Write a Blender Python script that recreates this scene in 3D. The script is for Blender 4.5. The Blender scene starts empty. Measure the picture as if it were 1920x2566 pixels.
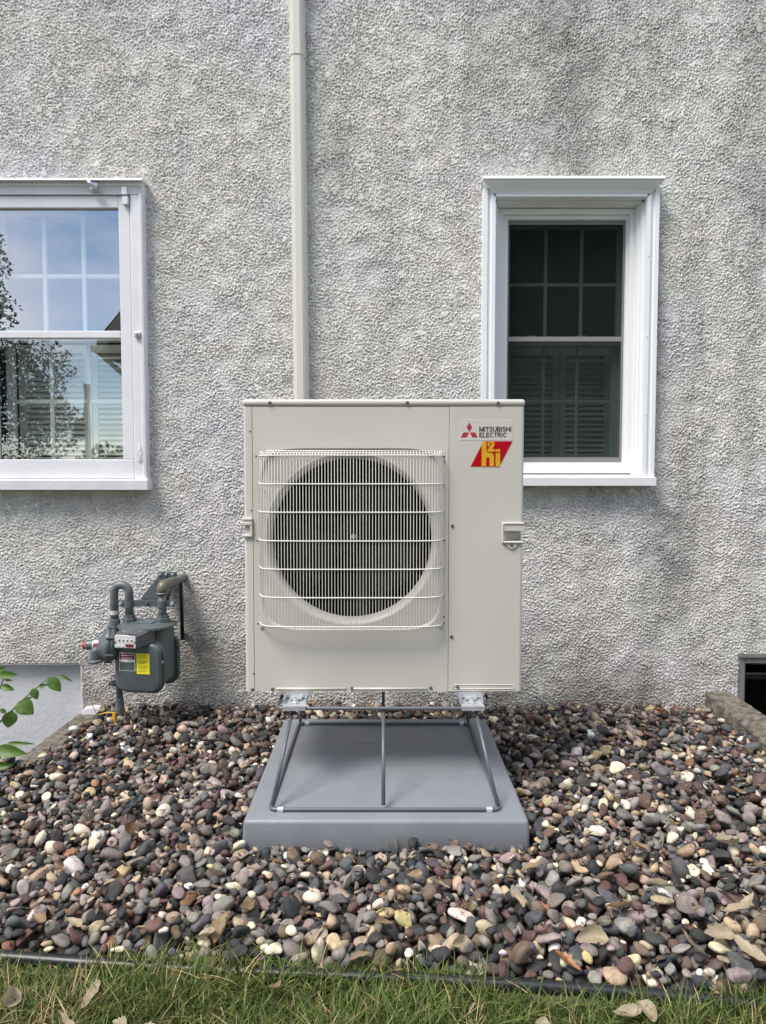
import bpy, bmesh, math, random, time
import numpy as np
from mathutils import Vector, Matrix
R = math.radians
random.seed(7)
rng = np.random.default_rng(7)
SC = bpy.context.scene
COL = SC.collection

# ------------------------------------------------------------------ camera, sky, sun, exposure
CAMZ, FPX, TILT = 0.97, 1700.0, math.atan(87 / 1700.0)
cam = bpy.data.cameras.new('camera')
cam.sensor_fit = 'HORIZONTAL'; cam.sensor_width = 36.0; cam.lens = 36.0 * FPX / 1920.0
cam.clip_start = 0.05; cam.clip_end = 2000
camo = bpy.data.objects.new('camera', cam); COL.objects.link(camo)
camo.location = (0, 0, CAMZ); camo.rotation_euler = (R(90) - TILT, 0, 0)
SC.camera = camo

SUN_EL, SUN_AZ = R(57), R(230)          # azimuth clockwise from +Y: behind the camera, to its left
world = bpy.data.worlds.new('World'); SC.world = world; world.use_nodes = True
wt = world.node_tree; wt.nodes.clear()
w_out = wt.nodes.new('ShaderNodeOutputWorld'); w_bg = wt.nodes.new('ShaderNodeBackground')
sky = wt.nodes.new('ShaderNodeTexSky'); sky.sky_type = 'NISHITA'; sky.sun_disc = False
sky.sun_elevation = SUN_EL; sky.sun_rotation = SUN_AZ; sky.dust_density = 0.25; sky.ozone_density = 3.0
wtc = wt.nodes.new('ShaderNodeTexCoord'); wmap = wt.nodes.new('ShaderNodeMapping')
wmap.inputs['Scale'].default_value = (1.0, 1.0, 2.6)
wn = wt.nodes.new('ShaderNodeTexNoise'); wn.inputs['Scale'].default_value = 2.3; wn.inputs['Detail'].default_value = 7
wr = wt.nodes.new('ShaderNodeValToRGB')
wr.color_ramp.elements[0].position = 0.42; wr.color_ramp.elements[0].color = (0.05, 0.05, 0.05, 1)
wr.color_ramp.elements[1].position = 0.68; wr.color_ramp.elements[1].color = (0.9, 0.9, 0.9, 1)
wmix = wt.nodes.new('ShaderNodeMixRGB'); wmix.inputs['Color2'].default_value = (10.2, 9.9, 9.7, 1)
wt.links.new(wtc.outputs['Generated'], wmap.inputs['Vector']); wt.links.new(wmap.outputs[0], wn.inputs['Vector'])
wt.links.new(wn.outputs['Fac'], wr.inputs['Fac']); wt.links.new(wr.outputs['Color'], wmix.inputs['Fac'])
wt.links.new(sky.outputs['Color'], wmix.inputs['Color1']); wt.links.new(wmix.outputs['Color'], w_bg.inputs['Color'])
w_bg.inputs['Strength'].default_value = 0.075
wt.links.new(w_bg.outputs[0], w_out.inputs[0])

sun = bpy.data.lights.new('sun', 'SUN'); sun.energy = 1.5; sun.angle = R(24); sun.color = (1.0, 0.94, 0.86)
suno = bpy.data.objects.new('sun', sun); COL.objects.link(suno); suno.location = (-5, -6, 10)
sd = Vector((math.sin(SUN_AZ) * math.cos(SUN_EL), math.cos(SUN_AZ) * math.cos(SUN_EL), math.sin(SUN_EL)))
suno.rotation_euler = sd.to_track_quat('Z', 'Y').to_euler()

SC.view_settings.view_transform = 'Standard'; SC.view_settings.look = 'None'
SC.view_settings.gamma = 1.0; SC.view_settings.use_curve_mapping = False
SC.view_settings.exposure = 1.66
SC.render.engine = 'CYCLES'
SC.cycles.use_denoising = True
SC.cycles.max_bounces = 8; SC.cycles.transparent_max_bounces = 12; SC.cycles.diffuse_bounces = 4

# ------------------------------------------------------------------ helpers
def P(u, v, Y):
    """a measured direction of the photograph, met at depth Y"""
    dx = (u - 960) / FPX; dv = (1283 - v) / FPX
    dy = math.cos(TILT) + dv * math.sin(TILT); dz = -math.sin(TILT) + dv * math.cos(TILT)
    t = Y / dy
    return Vector((dx * t, Y, CAMZ + dz * t))
def PX(u, v, Y): return P(u, v, Y).x
def PZ(v, Y): return P(960, v, Y).z

ORG = {}
def thing(name, label, cat, base=(0, 0, 0), group=None, local=False, rotz=0, kind=None):
    o = bpy.data.objects.new(name, None); COL.objects.link(o); o.location = base; o.empty_display_size = 0.05
    o.rotation_euler = (0, 0, rotz)
    ORG[o.name] = Vector((0, 0, 0)) if local else Vector(base)
    tag(o, label, cat, group, kind)
    return o
def tag(o, label=None, cat=None, group=None, kind=None):
    if label: o['label'] = label
    if cat: o['category'] = cat
    if group: o['group'] = group
    if kind: o['kind'] = kind
    return o
def sub(name, parent, at, label=None):
    """an Empty part that holds sub-parts"""
    o = bpy.data.objects.new(name, None); COL.objects.link(o); o.parent = parent; o.empty_display_size = 0.03
    o.location = Vector(at) - ORG[parent.name]; ORG[o.name] = Vector(at)
    if label: o['label'] = label
    return o
def link(name, me, mat=None, parent=None, label=None, smooth=None, center=True):
    n = len(me.vertices)
    co = np.empty(n * 3, 'f'); me.vertices.foreach_get('co', co); co = co.reshape(-1, 3)
    c = (co.min(0) + co.max(0)) / 2 if center else np.zeros(3)
    co = co - c; me.vertices.foreach_set('co', co.astype('f').ravel()); me.update()
    if mat is not None and len(me.materials) == 0: me.materials.append(mat)
    if smooth is not None:
        me.polygons.foreach_set('use_smooth', [smooth] * len(me.polygons))
    o = bpy.data.objects.new(name, me); COL.objects.link(o)
    c = Vector([float(x) for x in c])
    if parent:
        o.parent = parent; o.location = c - ORG[parent.name]
    else: o.location = c
    ORG[o.name] = c
    if label: o['label'] = label
    return o
def obj(name, bm, mat=None, parent=None, label=None, smooth=None, angle=None):
    bmesh.ops.recalc_face_normals(bm, faces=bm.faces)
    me = bpy.data.meshes.new(name); 
    if angle is not None:
        for f in bm.faces: f.smooth = True
        ca = R(angle)
        for e in bm.edges:
            if len(e.link_faces) == 2 and e.calc_face_angle(0) > ca: e.smooth = False
    bm.to_mesh(me); bm.free()
    return link(name, me, mat, parent, label, smooth)
def twin(src, parent, delta, name=None):
    """a copy of a part that shares its mesh"""
    c = src.copy(); COL.objects.link(c); c.name = name or src.name.split('.')[0]
    c.parent = parent; w = ORG[src.name] + Vector(delta)
    c.location = w - ORG[parent.name]; ORG[c.name] = w
    return c

def NB(): return bmesh.new()
def box(bm, x0, x1, y0, y1, z0, z1, bev=0.0, seg=2):
    t = bmesh.new()
    bmesh.ops.create_cube(t, size=1)
    for v in t.verts:
        v.co = Vector(((x0 + x1) / 2 + v.co.x * (x1 - x0), (y0 + y1) / 2 + v.co.y * (y1 - y0), (z0 + z1) / 2 + v.co.z * (z1 - z0)))
    if bev: bmesh.ops.bevel(t, geom=list(t.edges), offset=bev, segments=seg, affect='EDGES', profile=0.5)
    merge(bm, t); return bm
def merge(bm, t):
    me = bpy.data.meshes.new('tmp'); t.to_mesh(me); t.free(); bm.from_mesh(me); bpy.data.meshes.remove(me)
def fillet(pts, r, n=5):
    pts = [Vector(p) for p in pts]; out = [pts[0]]
    for i in range(1, len(pts) - 1):
        a, b, c = pts[i - 1], pts[i], pts[i + 1]
        d1 = (a - b); d2 = (c - b); l1, l2 = d1.length, d2.length; d1.normalize(); d2.normalize()
        ang = d1.angle(d2)
        if ang > 3.1: out.append(b); continue
        t = min(r / math.tan(ang / 2), l1 * .49, l2 * .49)
        p0, p1 = b + d1 * t, b + d2 * t
        for k in range(n + 1):
            s = k / n
            out.append(p0 * (1 - s) ** 2 + b * 2 * s * (1 - s) + p1 * s * s)
    out.append(pts[-1]); return out
def tube(bm, pts, r, sides=8, closed=False, cap=True):
    pts = [Vector(p) for p in pts]; n = len(pts)
    rr = r if isinstance(r, (list, tuple)) else [r] * n
    tan = []
    for i in range(n):
        if closed: t = pts[(i + 1) % n] - pts[i - 1]
        else: t = pts[min(i + 1, n - 1)] - pts[max(i - 1, 0)]
        tan.append(t.normalized())
    up = Vector((0, 0, 1)) if abs(tan[0].z) < .9 else Vector((1, 0, 0))
    nrm = (up - tan[0] * up.dot(tan[0])).normalized(); rings = []
    for i in range(n):
        if i:
            nrm = nrm - tan[i] * nrm.dot(tan[i])
            if nrm.length < 1e-6: nrm = tan[i].orthogonal()
            nrm.normalize()
        b = tan[i].cross(nrm)
        rings.append([bm.verts.new(pts[i] + (nrm * math.cos(2 * math.pi * k / sides) + b * math.sin(2 * math.pi * k / sides)) * rr[i]) for k in range(sides)])
    m = n if closed else n - 1
    for i in range(m):
        A, B = rings[i], rings[(i + 1) % n]
        for k in range(sides): bm.faces.new((A[k], A[(k + 1) % sides], B[(k + 1) % sides], B[k]))
    if cap and not closed:
        bm.faces.new(rings[0][::-1]); bm.faces.new(rings[-1])
    return bm
def lathe(bm, prof, origin=(0, 0, 0), axis=(0, 0, 1), n=24):
    """prof: (radius, height along axis)"""
    ax = Vector(axis).normalized(); e1 = ax.orthogonal().normalized(); e2 = ax.cross(e1); o = Vector(origin)
    rings = []
    for r, h in prof:
        if r < 1e-6: rings.append([bm.verts.new(o + ax * h)])
        else: rings.append([bm.verts.new(o + ax * h + (e1 * math.cos(2 * math.pi * k / n) + e2 * math.sin(2 * math.pi * k / n)) * r) for k in range(n)])
    for A, B in zip(rings, rings[1:]):
        for k in range(n):
            k2 = (k + 1) % n
            if len(A) == 1 and len(B) == 1: continue
            if len(A) == 1: bm.faces.new((A[0], B[k], B[k2]))
            elif len(B) == 1: bm.faces.new((A[k], A[k2], B[0]))
            else: bm.faces.new((A[k], A[k2], B[k2], B[k]))
    if len(rings[0]) > 1: bm.faces.new(rings[0][::-1])
    if len(rings[-1]) > 1: bm.faces.new(rings[-1])
    return bm
def prism(bm, poly, vec):
    """poly: list of points in space, extruded by vec"""
    a = [bm.verts.new(p) for p in poly]; vec = Vector(vec); b = [bm.verts.new(Vector(p) + vec) for p in poly]
    n = len(a)
    bm.faces.new(a[::-1]); bm.faces.new(b)
    for i in range(n): bm.faces.new((a[i], a[(i + 1) % n], b[(i + 1) % n], b[i]))
    return bm
def prism_xz(bm, poly, y0, y1):
    return prism(bm, [Vector((x, y0, z)) for x, z in poly], (0, y1 - y0, 0))
def mesh_np(name, V, F, col=None, smooth=False):
    """V (n,3); F (m,k) k = 3 or 4"""
    me = bpy.data.meshes.new(name); F = np.asarray(F, np.int32)
    me.vertices.add(len(V)); me.vertices.foreach_set('co', np.asarray(V, 'f').ravel())
    k = F.shape[1]; me.loops.add(F.size); me.loops.foreach_set('vertex_index', F.ravel())
    me.polygons.add(len(F)); me.polygons.foreach_set('loop_start', np.arange(0, F.size, k, dtype=np.int32))
    me.polygons.foreach_set('loop_total', np.full(len(F), k, np.int32))
    me.polygons.foreach_set('use_smooth', np.full(len(F), smooth))
    me.update(calc_edges=True); me.validate()
    if col is not None:
        a = me.color_attributes.new('Col', 'FLOAT_COLOR', 'POINT')
        a.data.foreach_set('color', np.concatenate([col, np.ones((len(V), 1))], 1).astype('f').ravel())
    return me
def text_mesh(s, size, squeeze=1.0, depth=0.0004, offset=0.0):
    cu = bpy.data.curves.new('txt', 'FONT'); cu.body = s; cu.size = size; cu.extrude = depth; cu.offset = offset; cu.resolution_u = 3
    cu.space_character = squeeze
    o = bpy.data.objects.new('txt', cu); COL.objects.link(o)
    dg = bpy.context.evaluated_depsgraph_get(); dg.update()
    me = bpy.data.meshes.new_from_object(o.evaluated_get(dg))
    bpy.data.objects.remove(o); bpy.data.curves.remove(cu)
    return me

# ------------------------------------------------------------------ materials
def mat(name, color, rough=0.5, metal=0.0, var=0.08, vscale=6.0, bump=0.0, bscale=60.0, spec=0.5, col2=None, coat=0.0, speck=0.0):
    m = bpy.data.materials.new(name); m.use_nodes = True; t = m.node_tree; N = t.nodes; L = t.links
    b = N['Principled BSDF']; tc = N.new('ShaderNodeTexCoord')
    n = N.new('ShaderNodeTexNoise'); n.inputs['Scale'].default_value = vscale; n.inputs['Detail'].default_value = 6
    L.new(tc.outputs['Object'], n.inputs['Vector'])
    r = N.new('ShaderNodeValToRGB'); r.color_ramp.elements[0].position = .3; r.color_ramp.elements[1].position = .7
    c = np.array(color); c2 = np.array(col2) if col2 is not None else np.clip(c * (1 + var), 0, 1)
    c1 = c * (1 - var) if col2 is None else c
    r.color_ramp.elements[0].color = (*c1, 1); r.color_ramp.elements[1].color = (*c2, 1)
    L.new(n.outputs['Fac'], r.inputs['Fac']); L.new(r.outputs['Color'], b.inputs['Base Color'])
    b.inputs['Roughness'].default_value = rough; b.inputs['Metallic'].default_value = metal
    b.inputs['Specular IOR Level'].default_value = spec
    if coat: b.inputs['Coat Weight'].default_value = coat; b.inputs['Coat Roughness'].default_value = .1
    n3 = N.new('ShaderNodeTexNoise'); n3.inputs['Scale'].default_value = vscale * 3; L.new(tc.outputs['Object'], n3.inputs['Vector'])
    mr = N.new('ShaderNodeMapRange'); mr.inputs['To Min'].default_value = max(0, rough - .06); mr.inputs['To Max'].default_value = min(1, rough + .06)
    L.new(n3.outputs['Fac'], mr.inputs['Value']); L.new(mr.outputs[0], b.inputs['Roughness'])
    if bump:
        n2 = N.new('ShaderNodeTexNoise'); n2.inputs['Scale'].default_value = bscale; n2.inputs['Detail'].default_value = 5
        L.new(tc.outputs['Object'], n2.inputs['Vector'])
        bp = N.new('ShaderNodeBump'); bp.inputs['Strength'].default_value = bump; bp.inputs['Distance'].default_value = .004
        L.new(n2.outputs['Fac'], bp.inputs['Height']); L.new(bp.outputs['Normal'], b.inputs['Normal'])
    return m
M = {}
M['unit'] = mat('cream_enamel', (.55, .525, .475), .38, var=.03, vscale=3.5, bump=.01, bscale=25)
M['unit_wire'] = mat('cream_wire', (.72, .70, .65), .42, var=.02)
M['unit_dark'] = mat('black_plastic', (.006, .006, .0065), .75, var=.1, spec=.12)
M['blade'] = mat('dark_grey_blade', (.022, .022, .023), .5, var=.1, spec=.3)
M['fins'] = mat('coil_fins', (.008, .008, .009), .8, spec=.1, metal=.0, var=.2, vscale=40)
M['hub'] = mat('grey_bracket', (.045, .045, .046), .6, var=.1)
M['steel'] = mat('zinc_steel', (.55, .57, .60), .38, metal=.55, var=.12, vscale=30)
M['steel_dark'] = mat('screw_steel', (.25, .25, .25), .4, metal=.8, var=.15)
M['rod'] = mat('grey_coated_rod', (.115, .125, .145), .42, metal=.25, var=.08, vscale=14)
M['pad'] = mat('grey_plastic_pad', (.182, .196, .220), .46, vscale=9, col2=(.214, .228, .253), bump=.18, bscale=160)
M['black_text'] = mat('black_ink', (.012, .012, .014), .5)
M['red_logo'] = mat('red_ink', (.42, .025, .04), .4)
M['badge_red'] = mat('badge_red_foil', (.60, .006, .02), .26, metal=.35, var=.05)
M['badge_yellow'] = mat('badge_yellow_foil', (.85, .52, .03), .26, metal=.35, var=.05)
M['badge_plate'] = mat('badge_plate', (.56, .535, .485), .3, var=.01)
M['cover'] = mat('cream_pvc', (.62, .605, .54), .45, var=.02, vscale=3)
M['vinyl'] = mat('white_vinyl', (.78, .79, .79), .38, var=.012, vscale=4)
M['alu_trim'] = mat('white_aluminium_trim', (.77, .785, .80), .36, var=.012, vscale=4)
M['old_white'] = mat('old_white_paint', (.70, .69, .73), .5, var=.05, vscale=9, bump=.22, bscale=70)
M['sash_white'] = mat('sash_white', (.62, .64, .62), .5, var=.04)
M['screen_frame'] = mat('grey_screen_frame', (.23, .22, .225), .45, var=.05)
M['sash_grey'] = mat('inner_sash_white', (.60, .62, .60), .45, var=.03)
M['shutter'] = mat('interior_shutter', (.78, .765, .71), .55, var=.05, vscale=8)
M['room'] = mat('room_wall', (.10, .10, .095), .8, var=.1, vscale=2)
M['plaster'] = mat('painted_smooth_plaster', (.53, .54, .555), .8, var=.08, vscale=4, bump=.5, bscale=55)
M['concrete'] = mat('weathered_concrete', (.045, .039, .030), .9, vscale=45, col2=(.21, .185, .15), bump=.9, bscale=90)
M['meter'] = mat('grey_meter_paint', (.088, .108, .115), .34, var=.08, vscale=12, bump=.10, bscale=120)
M['meter_pipe'] = mat('grey_pipe_paint', (.115, .130, .138), .42, var=.16, vscale=25, bump=.12, bscale=100)
M['brass'] = mat('brass_elbow', (.17, .155, .125), .5, metal=.3, var=.2, vscale=40)
M['meter_lens'] = mat('smoky_index_cover', (.10, .105, .115), .18, var=.12, vscale=30, coat=.5)
M['dial'] = mat('index_face', (.55, .56, .56), .4, var=.04)
M['white_print'] = mat('white_label', (.72, .71, .69), .45)
M['maroon_print'] = mat('maroon_label', (.17, .018, .03), .45)
M['yellow_print'] = mat('yellow_sticker', (.83, .76, .02), .45, var=.03)
M['olive_print'] = mat('sticker_print', (.30, .25, .02), .5)
M['black_rubber'] = mat('black_conduit', (.012, .012, .013), .5)
M['red_plastic'] = mat('red_cap', (.40, .03, .035), .45)
M['yellow_post'] = mat('yellow_pipe', (.68, .36, .015), .5, var=.12, vscale=40)
M['edging'] = mat('black_edging', (.014, .016, .019), .38, var=.2, vscale=20, bump=.1)
M['bark'] = mat('bark', (.06, .045, .035), .9, var=.3, vscale=20, bump=.6)
M['stem'] = mat('green_stem', (.07, .10, .03), .6, var=.2, vscale=30)
M['siding'] = mat('neighbour_siding', (.060, .066, .066), .7, var=.08, vscale=1.0)
M['fascia'] = mat('neighbour_fascia', (.30, .28, .25), .6, var=.06)
M['roof'] = mat('asphalt_shingle', (.055, .052, .05), .9, var=.25, vscale=8, bump=.4)
M['pole'] = mat('pole_wood', (.09, .075, .06), .85, var=.2, vscale=12)

def glass_mat(name, ior):
    m = bpy.data.materials.new(name); m.use_nodes = True; t = m.node_tree; N = t.nodes; L = t.links; N.clear()
    o = N.new('ShaderNodeOutputMaterial'); mx = N.new('ShaderNodeMixShader'); tr = N.new('ShaderNodeBsdfTransparent')
    gl = N.new('ShaderNodeBsdfGlossy'); gl.inputs['Roughness'].default_value = 0.0
    tr.inputs['Color'].default_value = (.93, .96, .94, 1)
    f0 = ((ior - 1) / (ior + 1)) ** 2                                # Schlick, the same from both sides
    lwt = N.new('ShaderNodeLayerWeight'); lwt.inputs['Blend'].default_value = .5
    pw = N.new('ShaderNodeMath'); pw.operation = 'POWER'; pw.inputs[1].default_value = 5; L.new(lwt.outputs['Facing'], pw.inputs[0])
    fr = N.new('ShaderNodeMapRange'); fr.inputs['To Min'].default_value = f0; fr.inputs['To Max'].default_value = 1.0; L.new(pw.outputs[0], fr.inputs['Value'])
    n = N.new('ShaderNodeTexNoise'); n.inputs['Scale'].default_value = 3.0; tc = N.new('ShaderNodeTexCoord')
    bp = N.new('ShaderNodeBump'); bp.inputs['Strength'].default_value = .022; bp.inputs['Distance'].default_value = .02
    L.new(tc.outputs['Object'], n.inputs['Vector']); L.new(n.outputs['Fac'], bp.inputs['Height']); L.new(bp.outputs[0], gl.inputs['Normal'])
    L.new(fr.outputs[0], mx.inputs[0]); L.new(tr.outputs[0], mx.inputs[1]); L.new(gl.outputs[0], mx.inputs[2]); L.new(mx.outputs[0], o.inputs[0])
    return m
M['glass_storm'] = glass_mat('upper_storm_glass', 4.3); M['glass_storm_low'] = glass_mat('lower_storm_glass', 3.0)  # reflected sky strengthened through the index, upper pane more than the lower
M['glass'] = glass_mat('window_glass', 1.55)
def screen_mat():
    m = bpy.data.materials.new('insect_screen'); m.use_nodes = True; t = m.node_tree; N = t.nodes; L = t.links; N.clear()
    o = N.new('ShaderNodeOutputMaterial'); mx = N.new('ShaderNodeMixShader'); tr = N.new('ShaderNodeBsdfTransparent')
    df = N.new('ShaderNodeBsdfDiffuse'); df.inputs['Color'].default_value = (.022, .025, .024, 1); mx.inputs[0].default_value = .47; tr.inputs['Color'].default_value = (.92, .96, .94, 1)
    L.new(tr.outputs[0], mx.inputs[1]); L.new(df.outputs[0], mx.inputs[2]); L.new(mx.outputs[0], o.inputs[0]); return m
M['screen'] = screen_mat()

def stucco_mat():
    m = bpy.data.materials.new('spatter_dash_stucco'); m.use_nodes = True; t = m.node_tree; N = t.nodes; L = t.links
    b = N['Principled BSDF']; g = N.new('ShaderNodeNewGeometry'); sep = N.new('ShaderNodeSeparateXYZ'); L.new(g.outputs['Position'], sep.inputs[0])
    def noise(scale, detail=5, vec=None, rough=.5):
        n = N.new('ShaderNodeTexNoise'); n.inputs['Scale'].default_value = scale; n.inputs['Detail'].default_value = detail
        n.inputs['Roughness'].default_value = rough
        L.new(vec or g.outputs['Position'], n.inputs['Vector']); return n.outputs['Fac']
    def ramp(fac, a, ca, c, cc):
        r = N.new('ShaderNodeValToRGB'); e = r.color_ramp.elements
        e[0].position = a; e[0].color = (*ca, 1); e[1].position = c; e[1].color = (*cc, 1); L.new(fac, r.inputs['Fac']); return r.outputs['Color']
    def mix(fac, a, bb, mode='MIX'):
        x = N.new('ShaderNodeMixRGB'); x.blend_type = mode
        for s, k in ((fac, 'Fac'), (a, 'Color1'), (bb, 'Color2')):
            if hasattr(s, 'links'): L.new(s, x.inputs[k])
            else: x.inputs[k].default_value = s if k == 'Fac' else (*s, 1)
        return x.outputs['Color']
    def math_(op, a, bb=0.0):
        x = N.new('ShaderNodeMath'); x.operation = op; x.use_clamp = True
        for i, s in enumerate((a, bb)):
            if hasattr(s, 'links'): L.new(s, x.inputs[i])
            else: x.inputs[i].default_value = s
        return x.outputs[0]
    base = ramp(noise(1.3, 3), .38, (.712, .690, .660), .62, (.712, .694, .692))
    tint = mix(ramp(noise(2.6, 5), .50, (0, 0, 0), .66, (1, 1, 1)), ramp(noise(4.0, 4), .40, (1.0, .985, .965), .62, (.965, 1.0, .975)), (.975, .965, 1.0))
    c = mix(1.0, base, tint, 'MULTIPLY')
    c = mix(1.0, c, ramp(noise(70, 3), .3, (.90, .90, .90), .7, (1.05, 1.05, 1.05)), 'MULTIPLY')
    # rain streaks below the eaves on the right: stretched noise
    mp = N.new('ShaderNodeMapping'); mp.inputs['Scale'].default_value = (3.4, 1.0, .42); mp.inputs['Location'].default_value = (.9, 0, 0); L.new(g.outputs['Position'], mp.inputs['Vector'])
    st = ramp(noise(1.5, 7, mp.outputs[0], .62), .47, (0, 0, 0), .66, (1, 1, 1))
    mr = N.new('ShaderNodeMapRange'); mr.inputs['From Min'].default_value = -.6; mr.inputs['From Max'].default_value = .7; mr.inputs['To Min'].default_value = .25; L.new(sep.outputs['X'], mr.inputs['Value'])
    c = mix(math_('MULTIPLY', math_('MULTIPLY', st, mr.outputs[0]), .72), c, (.43, .415, .395))
    # rain stains: below the eaves, beside and below the right window, each a ragged column
    wob = noise(3.0, 5, None, .6); grain = ramp(noise(7.0, 7, None, .7), .36, (.15, .15, .15), .62, (1, 1, 1))
    for x0_, w0_, za_, zb_, k0_ in ((.80, .16, 1.8, 2.9, .95), (1.21, .12, .12, 1.0, .95), (-.20, .08, 2.0, 2.5, .75), (1.52, .12, 1.2, 3.2, .55), (.42, .11, 2.2, 3.3, .6), (-1.15, .10, 2.2, 3.3, .35)):
        dx_ = N.new('ShaderNodeMath'); dx_.operation = 'MULTIPLY_ADD'; L.new(wob, dx_.inputs[0]); dx_.inputs[1].default_value = .34; L.new(sep.outputs['X'], dx_.inputs[2])
        ds = N.new('ShaderNodeMath'); ds.operation = 'SUBTRACT'; L.new(dx_.outputs[0], ds.inputs[0]); ds.inputs[1].default_value = x0_ + .17
        ab = N.new('ShaderNodeMath'); ab.operation = 'ABSOLUTE'; L.new(ds.outputs[0], ab.inputs[0])
        bx = N.new('ShaderNodeMapRange'); bx.interpolation_type = 'SMOOTHSTEP'; bx.inputs['From Min'].default_value = w0_ * 1.5; bx.inputs['From Max'].default_value = 0.0; L.new(ab.outputs[0], bx.inputs['Value'])
        up_ = za_ > 1.1                                              # those under the eaves fade downwards
        bz = N.new('ShaderNodeMapRange'); bz.interpolation_type = 'SMOOTHSTEP'; bz.inputs['From Min'].default_value = za_; bz.inputs['From Max'].default_value = za_ + (zb_ - za_) * .6; L.new(sep.outputs['Z'], bz.inputs['Value'])
        bq = N.new('ShaderNodeMapRange'); bq.interpolation_type = 'SMOOTHSTEP'; bq.inputs['From Min'].default_value = zb_ + (.6 if up_ and zb_ > 2.6 else .05); bq.inputs['From Max'].default_value = zb_ - (.0 if up_ and zb_ > 2.6 else .25); L.new(sep.outputs['Z'], bq.inputs['Value'])
        c = mix(math_('MULTIPLY', math_('MULTIPLY', math_('MULTIPLY', bx.outputs[0], bz.outputs[0]), bq.outputs[0]), math_('MULTIPLY', grain, k0_)), c, (.30, .29, .28))
    # soil splash along the foot of the wall
    mz = N.new('ShaderNodeMapRange'); mz.inputs['From Min'].default_value = .42; mz.inputs['From Max'].default_value = .0; L.new(sep.outputs['Z'], mz.inputs['Value'])
    sp = ramp(noise(5.0, 8, None, .68), .36, (0, 0, 0), .62, (1, 1, 1))
    c = mix(math_('MULTIPLY', math_('MULTIPLY', sp, mz.outputs[0]), .8), c, (.27, .225, .175))
    L.new(c, b.inputs['Base Color']); b.inputs['Roughness'].default_value = .9; b.inputs['Specular IOR Level'].default_value = .25
    bp = N.new('ShaderNodeBump'); bp.inputs['Strength'].default_value = .6; bp.inputs['Distance'].default_value = .003
    L.new(noise(260, 4), bp.inputs['Height']); L.new(bp.outputs[0], b.inputs['Normal'])
    return m
M['stucco'] = stucco_mat()

def pebble_mat(name, by_object):
    m = bpy.data.materials.new(name); m.use_nodes = True; t = m.node_tree; N = t.nodes; L = t.links; b = N['Principled BSDF']
    if by_object:
        a = N.new('ShaderNodeObjectInfo'); colr = a.outputs['Color']; 
    else:
        a = N.new('ShaderNodeAttribute'); a.attribute_name = 'Col'; colr = a.outputs['Color']
    g = N.new('ShaderNodeNewGeometry')
    def noise(s, d=4):
        n = N.new('ShaderNodeTexNoise'); n.inputs['Scale'].default_value = s; n.inputs['Detail'].default_value = d; L.new(g.outputs['Position'], n.inputs['Vector']); return n.outputs['Fac']
    def mul(c, fac, lo, hi, p0=.3, p1=.7):
        r = N.new('ShaderNodeValToRGB'); r.color_ramp.elements[0].position = p0; r.color_ramp.elements[1].position = p1
        r.color_ramp.elements[0].color = (lo, lo, lo, 1); r.color_ramp.elements[1].color = (hi, hi, hi, 1); L.new(fac, r.inputs['Fac'])
        x = N.new('ShaderNodeMixRGB'); x.blend_type = 'MULTIPLY'; x.inputs['Fac'].default_value = 1; L.new(c, x.inputs['Color1']); L.new(r.outputs['Color'], x.inputs['Color2']); return x.outputs['Color']
    c = mul(colr, noise(60, 5), .72, 1.25); c = mul(c, noise(700, 2), .8, 1.2, .4, .6)
    L.new(c, b.inputs['Base Color']); b.inputs['Roughness'].default_value = .72; b.inputs['Specular IOR Level'].default_value = .28
    bp = N.new('ShaderNodeBump'); bp.inputs['Strength'].default_value = .35; bp.inputs['Distance'].default_value = .003; L.new(noise(160, 5), bp.inputs['Height']); L.new(bp.outputs[0], b.inputs['Normal'])
    return m
M['pebble_obj'] = pebble_mat('river_pebble', True); M['pebble_stuff'] = pebble_mat('river_gravel', False)
def attr_mat(name, rough=.6, trans=0.0):
    m = bpy.data.materials.new(name); m.use_nodes = True; t = m.node_tree; N = t.nodes; L = t.links; b = N['Principled BSDF']
    a = N.new('ShaderNodeAttribute'); a.attribute_name = 'Col'; n = N.new('ShaderNodeTexNoise'); n.inputs['Scale'].default_value = 90
    g = N.new('ShaderNodeNewGeometry'); L.new(g.outputs['Position'], n.inputs['Vector'])
    x = N.new('ShaderNodeMixRGB'); x.blend_type = 'OVERLAY'; x.inputs['Fac'].default_value = .25; L.new(a.outputs['Color'], x.inputs['Color1']); L.new(n.outputs['Fac'], x.inputs['Color2'])
    L.new(x.outputs['Color'], b.inputs['Base Color']); b.inputs['Roughness'].default_value = rough; b.inputs['Specular IOR Level'].default_value = .3
    if trans:
        tl = N.new('ShaderNodeBsdfTranslucent'); L.new(x.outputs['Color'], tl.inputs['Color']); mx = N.new('ShaderNodeMixShader'); mx.inputs[0].default_value = trans
        L.new(b.outputs[0], mx.inputs[1]); L.new(tl.outputs[0], mx.inputs[2]); L.new(mx.outputs[0], N['Material Output'].inputs[0])
    return m
M['grass'] = attr_mat('grass_blades', .5, .3); M['litter'] = attr_mat('leaf_litter', .8); M['tree_leaf'] = attr_mat('tree_leaves', .5, .2)
def ground_mat(name, a, b2, scale):
    m = mat(name, a, .95, vscale=scale, col2=b2, bump=.6, bscale=40); return m
M['soil'] = ground_mat('dark_soil', (.022, .015, .011), (.06, .042, .03), 25)
M['lawn'] = ground_mat('lawn_thatch', (.035, .05, .014), (.08, .085, .03), 9)
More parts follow.
